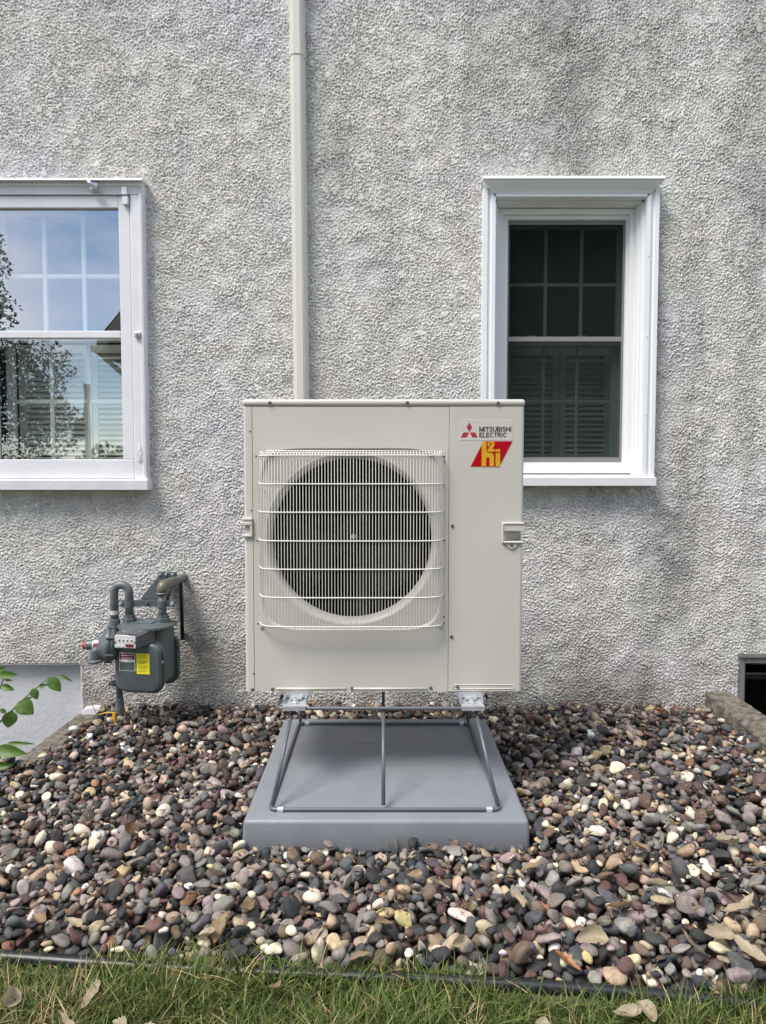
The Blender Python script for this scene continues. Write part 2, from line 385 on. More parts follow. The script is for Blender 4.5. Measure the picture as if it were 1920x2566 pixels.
def leaf_mat(name, c1, c2, trans=.25):
    m = bpy.data.materials.new(name); m.use_nodes = True; t = m.node_tree; N = t.nodes; L = t.links; b = N['Principled BSDF']
    tc = N.new('ShaderNodeTexCoord'); n = N.new('ShaderNodeTexNoise'); n.inputs['Scale'].default_value = 45; L.new(tc.outputs['Object'], n.inputs['Vector'])
    r = N.new('ShaderNodeValToRGB'); r.color_ramp.elements[0].position = .32; r.color_ramp.elements[1].position = .68
    r.color_ramp.elements[0].color = (*c1, 1); r.color_ramp.elements[1].color = (*c2, 1); L.new(n.outputs['Fac'], r.inputs['Fac']); L.new(r.outputs[0], b.inputs['Base Color'])
    b.inputs['Roughness'].default_value = .5
    tl = N.new('ShaderNodeBsdfTranslucent'); L.new(r.outputs[0], tl.inputs['Color']); mx = N.new('ShaderNodeMixShader'); mx.inputs[0].default_value = trans
    L.new(b.outputs[0], mx.inputs[1]); L.new(tl.outputs[0], mx.inputs[2]); L.new(mx.outputs[0], N['Material Output'].inputs[0]); return m
M['dry_a'] = leaf_mat('dry_leaf_tan', (.20, .135, .075), (.34, .25, .15)); M['dry_b'] = leaf_mat('dry_leaf_brown', (.09, .05, .03), (.17, .10, .055))
M['dry_c'] = leaf_mat('dry_leaf_straw', (.28, .22, .14), (.46, .39, .28)); M['dry_d'] = leaf_mat('dry_leaf_orange', (.32, .13, .06), (.42, .22, .11))
M['green_leaf'] = leaf_mat('green_leaf', (.05, .12, .016), (.11, .20, .035), .3)

# ------------------------------------------------------------------ the setting: ground
WALL = 2.90
EDGE_L, EDGE_R = 1.371, 1.240            # lawn edging distance at X = -0.8 and X = +0.7
def edge_y(x): return EDGE_L + (EDGE_R - EDGE_L) * (x + .8) / 1.5
WL_IN, WL_OUT = -1.315, -1.216           # kerb of the left window well
WR_OUT, WR_IN = 1.397, 1.506
WELL_Y = 2.36
def ground_z(x, y):
    x = np.asarray(x, float); y = np.asarray(y, float)
    z = -.050 + .006 * np.sin(3.1 * x + .7) * np.cos(2.3 * y)
    back = np.clip((y - 2.1) / .45, 0, 1)
    z = z - .050 * np.clip((-x - .45) / .45, 0, 1) * back - .032 * np.clip((-x - .90) / .2, 0, 1) * np.clip((y - 2.05) / .3, 0, 1)
    z = z + .022 * np.clip((-x - 1.22) / .1, 0, 1) * np.clip(1 - np.abs(y - 2.22) / .14, 0, 1)
    z = z - .034 * np.exp(-((x + 1.05) ** 2 + (y - 2.66) ** 2) / .13 ** 2)
    z = z + .016 * np.clip((x - .5) / .6, 0, 1) * back
    return z
# one sheet of lawn from under the gravel to the horizon
bm = NB(); s = 900
for p in ((-s, -s), (s, -s), (s, 2.3), (-s, 2.3)): bm.verts.new((p[0], p[1], -.095))
bm.faces.new(bm.verts)
tag(obj('lawn', bm, M['lawn']), kind='structure')
# near lawn soil under the blades
nx, ny = 40, 14
xs = np.linspace(-1.6, 1.6, nx); V = []
for j in range(ny):
    t_ = j / (ny - 1)
    for x in xs: V.append((x, .55 + (edge_y(x) - .012 - .55) * t_, -.036 + .006 * math.sin(9 * x + 5 * t_)))
F = [(j * nx + i, j * nx + i + 1, (j + 1) * nx + i + 1, (j + 1) * nx + i) for j in range(ny - 1) for i in range(nx - 1)]
tag(link('lawn_ground', mesh_np('lawn_ground', V, F, smooth=True), M['lawn']), kind='structure')
# dark bed under the gravel, open over the two window wells
nx, ny = 90, 44
xs = np.linspace(-2.6, 2.6, nx); V = []
for j in range(ny):
    for x in xs:
        y = edge_y(x) + .012 + (WALL + .02 - edge_y(x)) * j / (ny - 1)
        V.append((x, y, float(ground_z(x, y))))
F = []
for j in range(ny - 1):
    for i in range(nx - 1):
        q = (j * nx + i, j * nx + i + 1, (j + 1) * nx + i + 1, (j + 1) * nx + i)
        cx = sum(V[k][0] for k in q) / 4; cy = sum(V[k][1] for k in q) / 4
        if cy > WELL_Y - .01 and (-2.2 < cx < WL_IN + .03 or WR_IN - .03 < cx < 2.4): continue
        F.append(q)
tag(link('gravel_bed', mesh_np('gravel_bed', V, F, smooth=True), M['soil']), kind='structure')

# ------------------------------------------------------------------ the house
house = thing('stucco_house', 'grey dashed stucco house wall with two white windows and low basement openings', 'house', (0, WALL, 0))
# openings cut in the stucco
RWX0, RWX1 = PX(1210, 830, 2.85), PX(1647, 830, 2.85)
RWZ1, RWZ0 = PZ(457, 2.85), PZ(1217, 2.845)
LWX1 = PX(361, 830, 2.85); LWX0 = LWX1 - .735
LWZ1, LWZ0 = PZ(452, 2.855), PZ(1227, 2.855)
BLX, BLZ = PX(207, 1720, WALL), PZ(1661, WALL)
BRX, BRZ = PX(1850, 1700, WALL), PZ(1640, WALL)
HOLES = [(RWX0 + .02, RWX1 - .02, RWZ0 + .03, RWZ1 - .02), (LWX0 + .02, LWX1 - .02, LWZ0 + .02, LWZ1 - .02),
         (-2.13, BLX, -2, BLZ), (BRX, 2.33, -2, BRZ)]

def bandnoise(ny, nx, cell, lo, hi, seed, aniso=1.0):
    """random field holding feature sizes between lo and hi metres, unit variance"""
    g = np.random.default_rng(seed).standard_normal((ny, nx))
    fy = np.fft.fftfreq(ny, cell)[:, None] * aniso; fx = np.fft.rfftfreq(nx, cell)[None, :]
    f = np.sqrt(fx ** 2 + fy ** 2) + 1e-9
    w = np.exp(-(f * lo) ** 2) * (1 - np.exp(-(f * hi) ** 2))
    h = np.fft.irfft2(np.fft.rfft2(g) * w, (ny, nx)); return h / h.std()
def stucco():
    cell = .0034; x0, x1, z0, z1 = -1.78, 1.78, -.14, 3.0
    nx = int((x1 - x0) / cell); nz = int((z1 - z0) / cell)
    xs = np.linspace(x0, x1, nx); zs = np.linspace(z0, z1, nz)
    a = bandnoise(nz, nx, cell, .0066, .0185, 1, 1.4); b = bandnoise(nz, nx, cell, .0050, .0115, 2, 1.25); c = bandnoise(nz, nx, cell, .09, .5, 3)
    d = bandnoise(nz, nx, cell, .0062, .016, 5, 1.45); e = bandnoise(nz, nx, cell, .030, .10, 7)
    plate = np.tanh(2.2 * (a + .5 * b + .25 * c))                  # flat flung lumps with ragged rims
    ridge = 1 - np.clip(np.abs(d) * 1.6, 0, 1)                     # short ridges between them
    smooth = 1 / (1 + np.exp(-7 * (e + .35 * c - 1.75)))           # trowel-flat patches here and there
    rough = .0019 * plate + .0012 * b + .0015 * ridge
    h = rough * (1 - .85 * smooth) * np.clip(1 + .18 * c, .6, 1.4) + .0018 * smooth + .0005 * c
    X, Z = np.meshgrid(xs, zs); Y = WALL - h
    V = np.stack([X, Y, Z], -1).reshape(-1, 3)
    I = np.arange(nx * nz).reshape(nz, nx)
    F = np.stack([I[:-1, :-1], I[:-1, 1:], I[1:, 1:], I[1:, :-1]], -1)
    cx = (X[:-1, :-1] + X[1:, 1:]) / 2; cz = (Z[:-1, :-1] + Z[1:, 1:]) / 2
    keep = np.ones(cx.shape, bool)
    for a0, a1, b0, b1 in HOLES: keep &= ~((cx > a0) & (cx < a1) & (cz > b0) & (cz < b1))
    # behind the unit's back nothing of it is seen closer than this; keep all else
    return mesh_np('stucco_wall', V, F[keep], smooth=True)
link('stucco_wall', stucco(), M['stucco'], house)
bm = NB()                                                          # the wall goes on beyond
box(bm, -9, -1.78, WALL, WALL + .25, BLZ + .0, 5.6); box(bm, 1.78, 9, WALL, WALL + .25, BRZ, 5.6); box(bm, -1.78, 1.78, WALL, WALL + .25, 3.0, 5.6)
box(bm, -9, -2.13, WALL, WALL + .25, -.2, BLZ); box(bm, 2.33, 9, WALL, WALL + .25, -.2, BRZ)
obj('wall_beyond', bm, M['stucco'], house)
bm = NB(); prism(bm, [Vector((-7.5, WALL - .5, 5.6)), Vector((-7.5, WALL + .4, 5.72)), Vector((-7.5, WALL + 4, 7.8)), Vector((-7.5, WALL + 4, 7.6)), Vector((-7.5, WALL - .5, 5.45))], (15, 0, 0))
obj('roof', bm, M['roof'], house)

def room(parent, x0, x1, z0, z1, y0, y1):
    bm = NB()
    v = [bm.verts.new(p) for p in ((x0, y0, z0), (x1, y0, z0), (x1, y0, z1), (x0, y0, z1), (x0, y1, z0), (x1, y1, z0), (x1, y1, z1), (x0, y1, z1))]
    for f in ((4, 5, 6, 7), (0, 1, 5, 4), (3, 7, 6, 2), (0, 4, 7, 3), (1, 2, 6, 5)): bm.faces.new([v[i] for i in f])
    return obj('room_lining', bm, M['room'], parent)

def louvres(parent, x0, x1, z0, z1, y, mid, pitch=.0235):
    """a pair of louvred shutters: stiles, rails and every slat"""
    st = .030
    for a, b in ((x0, mid - .001), (mid + .001, x1)):
        for s0, s1 in ((a, a + st), (b - st, b)):
            obj('shutter_stile', box(NB(), s0, s1, y, y + .024, z0, z1, .002), M['shutter'], parent)
        for q0, q1 in ((z0, z0 + .035), (z1 - .035, z1)):
            obj('shutter_rail', box(NB(), a + st, b - st, y + .001, y + .023, q0, q1), M['shutter'], parent)
        n = int((z1 - z0 - .08) / pitch); first = None
        for k in range(n):
            zc = z0 + .045 + pitch * (k + .5)
            if first is None:
                bm = NB(); prism(bm, [Vector((a + st - .003, y + .001, zc - .014)), Vector((a + st - .003, y + .005, zc - .015)), Vector((a + st - .003, y + .024, zc + .011)), Vector((a + st - .003, y + .020, zc + .013))], (b - a - 2 * st + .006, 0, 0))
                first = obj('slat', bm, M['shutter'], parent); z_first = zc
            else: twin(first, parent, (0, 0, zc - z_first))
        # tilt rod
    return

# ---------------- right window
rw = sub('window', house, ((RWX0 + RWX1) / 2, WALL, RWZ0), 'white clad window with dark insect screen')
TF = 2.85
def jamb_profile(x, s):
    pts = [(0, 2.93), (0, TF), (.017, TF), (.020, TF + .007), (.030, TF + .007), (.034, TF), (.050, TF), (.050, 2.885), (.060, 2.885), (.060, 2.905), (.070, 2.905), (.070, 2.97), (.0, 2.97)]
    return [Vector((x + s * a, b, RWZ0 + .028)) for a, b in pts]
zt = RWZ1
for x, s in ((RWX0, 1), (RWX1, -1)):
    obj('jamb_trim', prism(NB(), jamb_profile(x, s), (0, 0, zt - .018 - RWZ0 - .028)), M['alu_trim'], rw)
# head: cap, cove and soffit steps
bm = NB()
prof = [(TF - .032, zt + .013), (TF - .034, zt + .002), (TF - .028, zt), (TF - .026, zt - .006), (TF - .016, zt - .020), (TF - .006, zt - .034), (TF, zt - .046), (TF, zt - .056), (2.885, zt - .057), (2.885, zt - .064), (2.91, zt - .066), (2.91, zt - .071), (2.97, zt - .075), (2.97, zt + .02), (2.90, zt + .021)]
n = len(prof); A = []; B = []
for i, (y, z) in enumerate(prof):
    f = max(0, min(1, (zt - .004 - z) / .052)) if y <= TF + .001 else 1.0
    ins = f * .048 if y <= TF + .001 else .0485
    if z > zt - .001: ins = -.008
    if y > 2.96: ins = .0
    A.append(bm.verts.new((RWX0 + ins, y, z))); B.append(bm.verts.new((RWX1 - ins, y, z)))
for i in range(n): bm.faces.new((A[i], A[(i + 1) % n], B[(i + 1) % n], B[i]))
bm.faces.new(A); bm.faces.new(B[::-1])
obj('head_trim', bm, M['alu_trim'], rw)
bm = NB(); prism(bm, [Vector((RWX0 - .004, TF - .014, RWZ0)), Vector((RWX0 - .004, TF - .016, RWZ0 + .034)), Vector((RWX0 - .004, 2.97, RWZ0 + .052)), Vector((RWX0 - .004, 2.97, RWZ0))], (RWX1 - RWX0 + .008, 0, 0))
obj('sill', bm, M['alu_trim'], rw)
vx0, vx1 = RWX0 + .0702, RWX1 - .0702; vz0, vz1 = RWZ0 + .052, zt - .0755
def ring(parent, name, x0, x1, z0, z1, w, y0, y1, m, bev=.0015, wt=None, wb=None, wr=None):
    """a rectangular frame of four mitre-less members"""
    wt = wt or w; wb = wb or w; wr = wr or w; bm = NB()
    box(bm, x0, x0 + w, y0, y1, z0, z1, bev); box(bm, x1 - wr, x1, y0, y1, z0, z1, bev)
    box(bm, x0 + w, x1 - wr, y0 + .0006, y1, z1 - wt, z1, bev); box(bm, x0 + w, x1 - wr, y0 + .0006, y1, z0, z0 + wb, bev)
    return obj(name, bm, m, parent)
ring(rw, 'outer_frame', vx0, vx1, vz0, vz1, .022, 2.925, 3.02, M['vinyl'], wb=.030)
ring(rw, 'inner_frame', vx0 + .022, vx1 - .022, vz0 + .030, vz1 - .022, .025, 2.940, 3.02, M['vinyl'], wt=.017, wb=.017, wr=.009)
gx0, gx1, gz0, gz1 = vx0 + .047, vx1 - .031, vz0 + .047, vz1 - .039
zmid = PZ(850, 2.96)
ring(rw, 'screen_frame', gx0 + .001, gx1 - .001, gz0, gz1, .008, 2.956, 2.966, M['screen_frame'], .001, wt=.016, wb=.022)
box_ = NB(); box(box_, gx0 + .009, gx1 - .009, 2.9565, 2.967, zmid - .010, zmid + .010, .001); obj('screen_bar', box_, M['screen_frame'], rw)
bm = NB(); box(bm, gx0 + .004, gx1 - .004, 2.9605, 2.9612, gz0 + .004, gz1 - .004); obj('insect_screen', bm, M['screen'], rw)
def sash(parent, x0, x1, z0, z1, y, w, m, gm, nxp=3, nzp=2, mw=.013, wb=None, wt=None, offset=0.0):
    ring(parent, 'sash', x0, x1, z0, z1, w, y, y + .03, m, .002, wt, wb)
    a0, a1, b0, b1 = x0 + w, x1 - w, z0 + (wb or w), z1 - (wt or w)
    for k in range(1, nxp):
        xc = a0 + (a1 - a0) * k / nxp; obj('muntin', box(NB(), xc - mw / 2, xc + mw / 2, y + .006, y + .020, b0, b1, .002), m, parent)
    for k in range(1, nzp):
        zc = b0 + (b1 - b0) * k / nzp
        for j in range(nxp):
            c0 = a0 + (a1 - a0) * j / nxp + (mw / 2 if j else 0); c1 = a0 + (a1 - a0) * (j + 1) / nxp - (mw / 2 if j < nxp - 1 else 0)
            obj('muntin', box(NB(), c0, c1, y + .0065, y + .0195, zc - mw / 2, zc + mw / 2, .002), m, parent)
    for j in range(nxp):
        for k in range(nzp):
            c0 = a0 + (a1 - a0) * j / nxp; c1 = a0 + (a1 - a0) * (j + 1) / nxp; d0 = b0 + (b1 - b0) * k / nzp; d1 = b0 + (b1 - b0) * (k + 1) / nzp
            bm = NB(); vs = [bm.verts.new(p) for p in ((c0, y + .012, d0), (c1, y + .012, d0), (c1, y + .012, d1), (c0, y + .012, d1))]; bm.faces.new(vs)
            obj('pane', bm, gm, parent)
sash(rw, gx0, gx1, zmid - .02, gz1, 2.985, .020, M['sash_grey'], M['glass'])
sash(rw, gx0, gx1, gz0, zmid + .012, 3.018, .030, M['sash_grey'], M['glass'], mw=.012)
for x in (.09, .31): obj('sash_lock', box(NB(), gx0 + x, gx0 + x + .04, 2.975, 2.984, zmid + .012, zmid + .019, .002), M['sash_grey'], rw)
louvres(rw, gx0 + .006, gx1 - .006, gz0 + .01, zmid - .012, 3.085, (gx0 + gx1) / 2 + .012)
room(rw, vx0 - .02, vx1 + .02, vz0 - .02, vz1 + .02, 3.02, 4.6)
for z in (.30, .62, .95): obj('trim_screw', lathe(NB(), [(.0035, 0), (.003, .002), (0, .0025)], (RWX1 - .042, TF, RWZ0 + z), (0, -1, 0), 8), M['alu_trim'], rw)

# ---------------- left window
lw = sub('window', house, ((LWX0 + LWX1) / 2, WALL, LWZ0), 'old white wooden storm window reflecting sky, tree and neighbouring roof')
LF = 2.855
lz0, lz1 = LWZ0, LWZ1
szt = PZ(489, 2.867); cz0 = PZ(1200, 2.865); sx1 = PX(331, 830, 2.867); sx0 = LWX0 + (LWX1 - sx1)
for x, s in ((LWX0, 1), (LWX1, -1)):                                # casing with a rounded outer bead
    bm = NB(); w = LWX1 - sx1 - .001
    prism(bm, [Vector((x, 2.95, cz0)), Vector((x, LF + .008, cz0)), Vector((x + s * .004, LF + .001, cz0)), Vector((x + s * .014, LF, cz0)), Vector((x + s * .018, LF + .006, cz0)), Vector((x + s * (w - .004), LF + .006, cz0)), Vector((x + s * w, LF + .010, cz0)), Vector((x + s * w, 2.95, cz0))], (0, 0, szt - cz0))
    obj('casing', bm, M['old_white'], lw)
bm = NB(); prism(bm, [Vector((LWX0, 2.95, szt + .001)), Vector((LWX0, LF + .004, szt + .001)), Vector((LWX0, LF + .002, szt + .028)), Vector((LWX0, LF - .006, szt + .034)), Vector((LWX0, LF - .004, lz1 - .006)), Vector((LWX0, 2.95, lz1 - .004))], (LWX1 - LWX0, 0, 0)); obj('head_casing', bm, M['old_white'], lw)
bm = NB(); prism(bm, [Vector((LWX0 - .006, LF - .022, lz1 - .007)), Vector((LWX0 - .006, LF - .020, lz1 + .001)), Vector((LWX0 - .006, 2.91, lz1 + .010)), Vector((LWX0 - .006, 2.91, lz1 - .0045))], (LWX1 - LWX0 + .016, 0, 0)); obj('drip_cap', bm, M['old_white'], lw)
bm = NB(); prism(bm, [Vector((LWX0 - .006, LF - .022, lz0)), Vector((LWX0 - .006, LF - .024, cz0 - .006)), Vector((LWX0 - .006, LF - .018, cz0 - .001)), Vector((LWX0 - .006, 2.97, cz0 + .006)), Vector((LWX0 - .006, 2.97, lz0))], (LWX1 - LWX0 + .014, 0, 0)); obj('sill', bm, M['old_white'], lw)
# the storm sash
s0, s1 = cz0 + .002, szt - .001
gxR = PX(303, 830, 2.87); stile = sx1 - gxR; gxL = sx0 + stile
gzt, gzm1, gzm0, gzb = PZ(521, 2.87), PZ(829, 2.87), PZ(847, 2.87), PZ(1151, 2.87)
obj('storm_stile', box(NB(), sx0 + .001, gxL, 2.867, 2.895, s0, s1, .0025), M['old_white'], lw)
bm = NB(); box(bm, gxR, sx1 - .001, 2.867, 2.895, s0 + (gzb - s0), s1, .0025)
obj('storm_stile', bm, M['old_white'], lw)
obj('storm_rail', box(NB(), gxL, gxR - .0005, 2.8675, 2.894, gzt, s1, .0025), M['old_white'], lw)
obj('storm_rail', box(NB(), gxL, gxR - .0005, 2.8675, 2.894, gzm0, gzm1, .0025), M['old_white'], lw)
obj('storm_rail', box(NB(), gxL, sx1 - .001, 2.866, 2.894, s0, gzb - .0005, .003), M['old_white'], lw)
for a, b in ((gzm1, gzt), (gzb, gzm0)):
    bm = NB(); vs = [bm.verts.new(p) for p in ((gxL, 2.884, a), (gxR, 2.884, a), (gxR, 2.884, b), (gxL, 2.884, b))]; bm.faces.new(vs); obj('storm_pane', bm, M['glass_storm' if a == gzm1 else 'glass_storm_low'], lw)
ix0, ix1 = gxL - .004, gxR + .012
zi = (gzm0 + gzm1) / 2
sash(lw, ix0, ix1, zi - .016, gzt + .012, 2.925, .022, M['sash_white'], M['glass'], mw=.018)
sash(lw, ix0 - .002, ix1 + .002, gzb - .035, zi + .018, 2.958, .030, M['sash_white'], M['glass'], mw=.018)
louvres(lw, ix0 + .012, ix1 - .010, gzb - .02, zi - .012, 3.03, (ix0 + ix1) / 2 + .06)
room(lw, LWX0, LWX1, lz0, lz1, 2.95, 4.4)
# its old ironmongery
bm = NB(); c = P(232, 458, 2.84)
tube(bm, fillet([c + Vector((-.022, .02, .022)), c + Vector((-.018, -.012, .010)), c + Vector((.0, -.020, -.012)), c + Vector((.018, .006, -.024))], .01), [.006] * 3 + [.008] * 11, 7)
box(bm, c.x - .012, c.x + .02, c.y, c.y + .02, c.z - .03, c.z + .005, .003)
obj('storm_hanger', bm, M['steel'], lw, smooth=True)
c = P(315, 492, 2.862); bm = NB(); box(bm, c.x - .010, c.x + .012, 2.850, 2.8655, c.z - .036, c.z - .002, .002); box(bm, c.x - .012, c.x + .010, 2.846, 2.862, c.z + .002, c.z + .034, .002)
obj('hinge', bm, M['old_white'], lw)
c = P(344, 838, 2.86); bm = NB(); box(bm, c.x - .010, c.x + .016, 2.848, 2.8585, c.z - .012, c.z + .010, .003); lathe(bm, [(.005, 0), (.005, .012), (0, .014)], (c.x + .002, 2.849, c.z), (0, -1, 0), 10)
obj('turn_button', bm, M['steel'], lw)
c = P(350, 1135, 2.86); bm = NB(); tube(bm, fillet([c + Vector((-.002, -.002, .034)), c + Vector((.005, -.008, .018)), c + Vector((-.006, -.010, 0)), c + Vector((.006, -.008, -.016)), c + Vector((-.004, -.002, -.034))], .012), .0028, 6)
obj('hook', bm, M['old_white'], lw)

# ---------------- basement opening, left: smooth painted infill
bl = sub('basement_panel', house, (BLX - .4, WALL, 0), 'smooth pale grey painted infill of the left basement opening')
obj('infill', box(NB(), -2.2, BLX + .03, WALL + .042, WALL + .07, -.75, BLZ + .04), M['plaster'], bl)
bm = NB(); box(bm, -2.2, BLX + .02, WALL + .004, WALL + .042, BLZ - .012, BLZ + .03, .002); box(bm, BLX - .010, BLX + .02, WALL + .0045, WALL + .042, -.6, BLZ - .012, .002)
obj('frame', bm, M['plaster'], bl)
bm = NB(); pts_ = [(-1.30, -.046), (-1.29, -.026), (-1.25, -.018), (-1.20, -.020), (-1.165, -.034), (-1.15, -.075), (-1.30, -.075)]
prism_xz(bm, pts_, WALL - .030, WALL + .01); bmesh.ops.bevel(bm, geom=list(bm.edges), offset=.004, segments=2, affect='EDGES')
obj('plaster_foot', bm, M['old_white'], house)
# ---------------- basement window, right
br = sub('basement_window', house, (BRX + .35, WALL, 0), 'dark basement window in a grey frame at the right edge')
M['grey_frame'] = mat('grey_basement_frame', (.17, .17, .165), .7, var=.12, vscale=15, bump=.2)
ring(br, 'frame', BRX, 2.33, -.5, BRZ - .002, .030, WALL + .003, WALL + .06, M['grey_frame'], .002, wt=.038)
obj('lintel', box(NB(), BRX + .003, 2.33, WALL - .006, WALL + .0025, BRZ - .013, BRZ + .004, .001), M['grey_frame'], br)
ring(br, 'sash', BRX + .045, 2.30, -.46, BRZ - .04, .020, WALL + .062, WALL + .085, M['grey_frame'])
obj('mullion', box(NB(), 1.85, 1.87, WALL + .063, WALL + .084, -.44, BRZ - .062), M['grey_frame'], br)
bm = NB(); vs = [bm.verts.new(p) for p in ((BRX + .03, WALL + .075, -.47), (2.3, WALL + .075, -.47), (2.3, WALL + .075, BRZ - .04), (BRX + .03, WALL + .075, BRZ - .04))]; bm.faces.new(vs); obj('pane', bm, M['glass'], br)
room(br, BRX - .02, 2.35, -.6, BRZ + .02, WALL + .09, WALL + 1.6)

# ---------------- concrete kerbs of the two window wells
def kerb(name, label, inn, out, zw_in, zf_in, zw_out, zf_out, cat='kerb'):
    t = thing(name, label, cat, ((inn + out) / 2, WALL, -.1))
    y0, y1 = WELL_Y, WALL - .004
    a, b = min(inn, out), max(inn, out)
    nseg = 40; bm = NB(); rows = []
    for k in range(nseg + 1):
        q = k / nseg; y = y0 + (y1 - y0) * q; zi, zo = zf_in + (zw_in - zf_in) * q, zf_out + (zw_out - zf_out) * q
        za, zb_ = (zi, zo) if inn < out else (zo, zi)
        j = lambda s: random.uniform(-s, s)
        rows.append([bm.verts.new(p) for p in ((a, y, -.75), (a + j(.002), y, za - .006 + j(.001)), (a + .005 + j(.002), y, za + j(.001)), ((a + b) / 2, y, (za + zb_) / 2 + j(.001)), (b - .005 + j(.002), y, zb_ + j(.001)), (b + j(.002), y, zb_ - .006 + j(.001)), (b, y, -.75))])
    for r0, r1 in zip(rows, rows[1:]):
        for k in range(6): bm.faces.new((r0[k], r0[k + 1], r1[k + 1], r1[k]))
    bm.faces.new(rows[0]); bm.faces.new(rows[-1][::-1])
    obj('side_kerb', bm, M['concrete'], t, angle=30)
    far = -2.2 if inn < 0 else 2.4
    obj('front_kerb', box(NB(), min(far, inn), max(far, inn), WELL_Y, WELL_Y + .09, -.75, -.085, .006), M['concrete'], t)
    obj('well_floor', box(NB(), min(far, inn) + .001, max(far, inn) - .001, WELL_Y + .092, WALL + .04, -.79, -.72), M['soil'], t)
    return t
kerb('window_well', 'weathered concrete kerb of the window well beside the gas meter', WL_IN, WL_OUT, -.050, -.042, -.048, -.046)
kerb('window_well', 'weathered concrete kerb of the window well at the right edge', WR_IN, WR_OUT, .042, .030, .040, -.006)

# ------------------------------------------------------------------ seen only as reflections: neighbour, tree, pole
nh = thing('neighbour_house', 'steep gabled neighbouring house reflected in the windows', 'house', (.3, -5.2, -.07))
nx0, nx1, ny0 = -3.92, 4.5, -5.2
bm = NB(); pk = (nx0 + nx1) / 2
prism(bm, [Vector((nx0, ny0, -.1)), Vector((nx1, ny0, -.1)), Vector((nx1, ny0, 3.5)), Vector((pk, ny0, 8.5)), Vector((nx0, ny0, 3.5))], (0, -9, 0)); obj('wall', bm, M['siding'], nh)
rf = None
for s, xa in ((1, nx0), (-1, nx1)):
    bm = NB(); sl = (8.5 - 3.5) / (pk - nx0)
    ex = xa - s * .5; ez = 3.5 - .5 * sl
    prism(bm, [Vector((ex, ny0 + .35, ez + .02)), Vector((pk, ny0 + .35, 8.52)), Vector((pk, ny0 + .35, 8.72)), Vector((ex, ny0 + .35, ez + .22))], (0, -9.7, 0)); rf = obj('roof', bm, M['roof'], nh)
    bm = NB(); prism(bm, [Vector((ex, ny0 + .352, ez - .06)), Vector((pk, ny0 + .352, 8.44)), Vector((pk, ny0 + .352, 8.66)), Vector((ex, ny0 + .352, ez + .16))], (0, .03, 0)); obj('fascia', bm, M['fascia'], nh)
    obj('gutter', box(NB(), ex - s * .06 - .06, ex - s * .06 + .06, ny0 - 9, ny0 + .33, ez, ez + .12, .02), M['fascia'], nh)
    bm = NB(); tube(bm, fillet([(ex - s * .05, ny0 + .1, ez), (xa - s * .06, ny0 + .1, ez - .45), (xa - s * .06, ny0 + .1, .1)], .1), .04, 8); obj('downspout', bm, M['fascia'], nh)
for zc in np.arange(.1, 3.1, .2): obj('siding_board', prism(NB(), [Vector((nx0 - .002, ny0 + .001, zc)), Vector((nx0 - .002, ny0 + .022, zc)), Vector((nx0 - .002, ny0 + .004, zc + .2))], (nx1 - nx0 + .004, 0, 0)), M['siding'], nh)

tr = thing('leafy_tree', 'broad leafy tree reflected in the left edge of the old window', 'tree', (-11.9, -12, -.07))
bm = NB(); tube(bm, [(-11.9, -12, -.1), (-11.85, -12, 1.2), (-11.95, -12.1, 3.0), (-11.8, -12, 5.5), (-11.9, -12, 7.2)], [.26, .2, .17, .1, .03], 10); trunk = obj('trunk', bm, M['bark'], tr, smooth=True)
for k in range(12):
    a = k * 2.4; z = 1.6 + k * .4; L_ = 3.4 - k * .18
    bm = NB(); tube(bm, [(-11.9, -12, z), (-11.9 + L_ * .5 * math.cos(a), -12 + L_ * .5 * math.sin(a), z + .5), (-11.9 + L_ * math.cos(a), -12 + L_ * math.sin(a), z + .8)], [.08, .05, .015], 6); obj('limb', bm, M['bark'], trunk)
def leaf_cloud(name, parent, clumps, n, size, base):
    C = np.array([c[:3] for c in clumps]); rad = np.array([c[3] for c in clumps]); p = rad ** 3 / (rad ** 3).sum()
    idx = rng.choice(len(clumps), n, p=p); d = rng.standard_normal((n, 3)); d /= np.linalg.norm(d, axis=1)[:, None]
    pos = C[idx] + d * (rad[idx] * rng.random(n) ** .4)[:, None]
    a = rng.standard_normal((n, 3)); a /= np.linalg.norm(a, axis=1)[:, None]; b = np.cross(a, rng.standard_normal((n, 3))); b /= np.linalg.norm(b, axis=1)[:, None]
    s = size * rng.uniform(.6, 1.4, n)[:, None]
    V = np.stack([pos - a * s, pos + b * s * .5, pos + a * s, pos - b * s * .5], 1).reshape(-1, 3); F = np.arange(4 * n).reshape(n, 4)
    col = np.repeat(np.array(base)[None] * rng.uniform(.55, 1.35, (n, 1)) * rng.uniform(.9, 1.1, (n, 3)), 4, 0)
    return link(name, mesh_np(name, V, F, col), M['tree_leaf'], parent)
cl = []
for k in range(110):
    z = random.uniform(1.0, 9.6); wmax = (4.45 - .40 * z) * (1 if z > 1.8 else .85); a = random.uniform(0, 6.28); r = wmax * math.sqrt(random.uniform(.15, 1)) 
    cl.append((-11.9 + r * math.cos(a), -12 + r * math.sin(a), z, random.uniform(.5, .95)))
leaf_cloud('crown', tr, cl, 60000, .062, (.035, .055, .02))
hg = thing('far_hedge', 'low dark hedge reflected at the foot of the old window', 'hedge', (-10, -22, -.07))
leaf_cloud('foliage', hg, [(-16 + k * .7, -22 + random.uniform(-.5, .5), random.uniform(.3, 1.3), random.uniform(.7, 1.1)) for k in range(20)], 5000, .16, (.035, .05, .02))
up = thing('utility_pole', 'wooden utility pole with transformer reflected in the old window', 'pole', (-10.3, -18, -.07))
bm = NB(); tube(bm, [(-10.3, -18, -.1), (-10.3, -18, 4.2)], [.13, .10], 10); obj('post', bm, M['pole'], up)
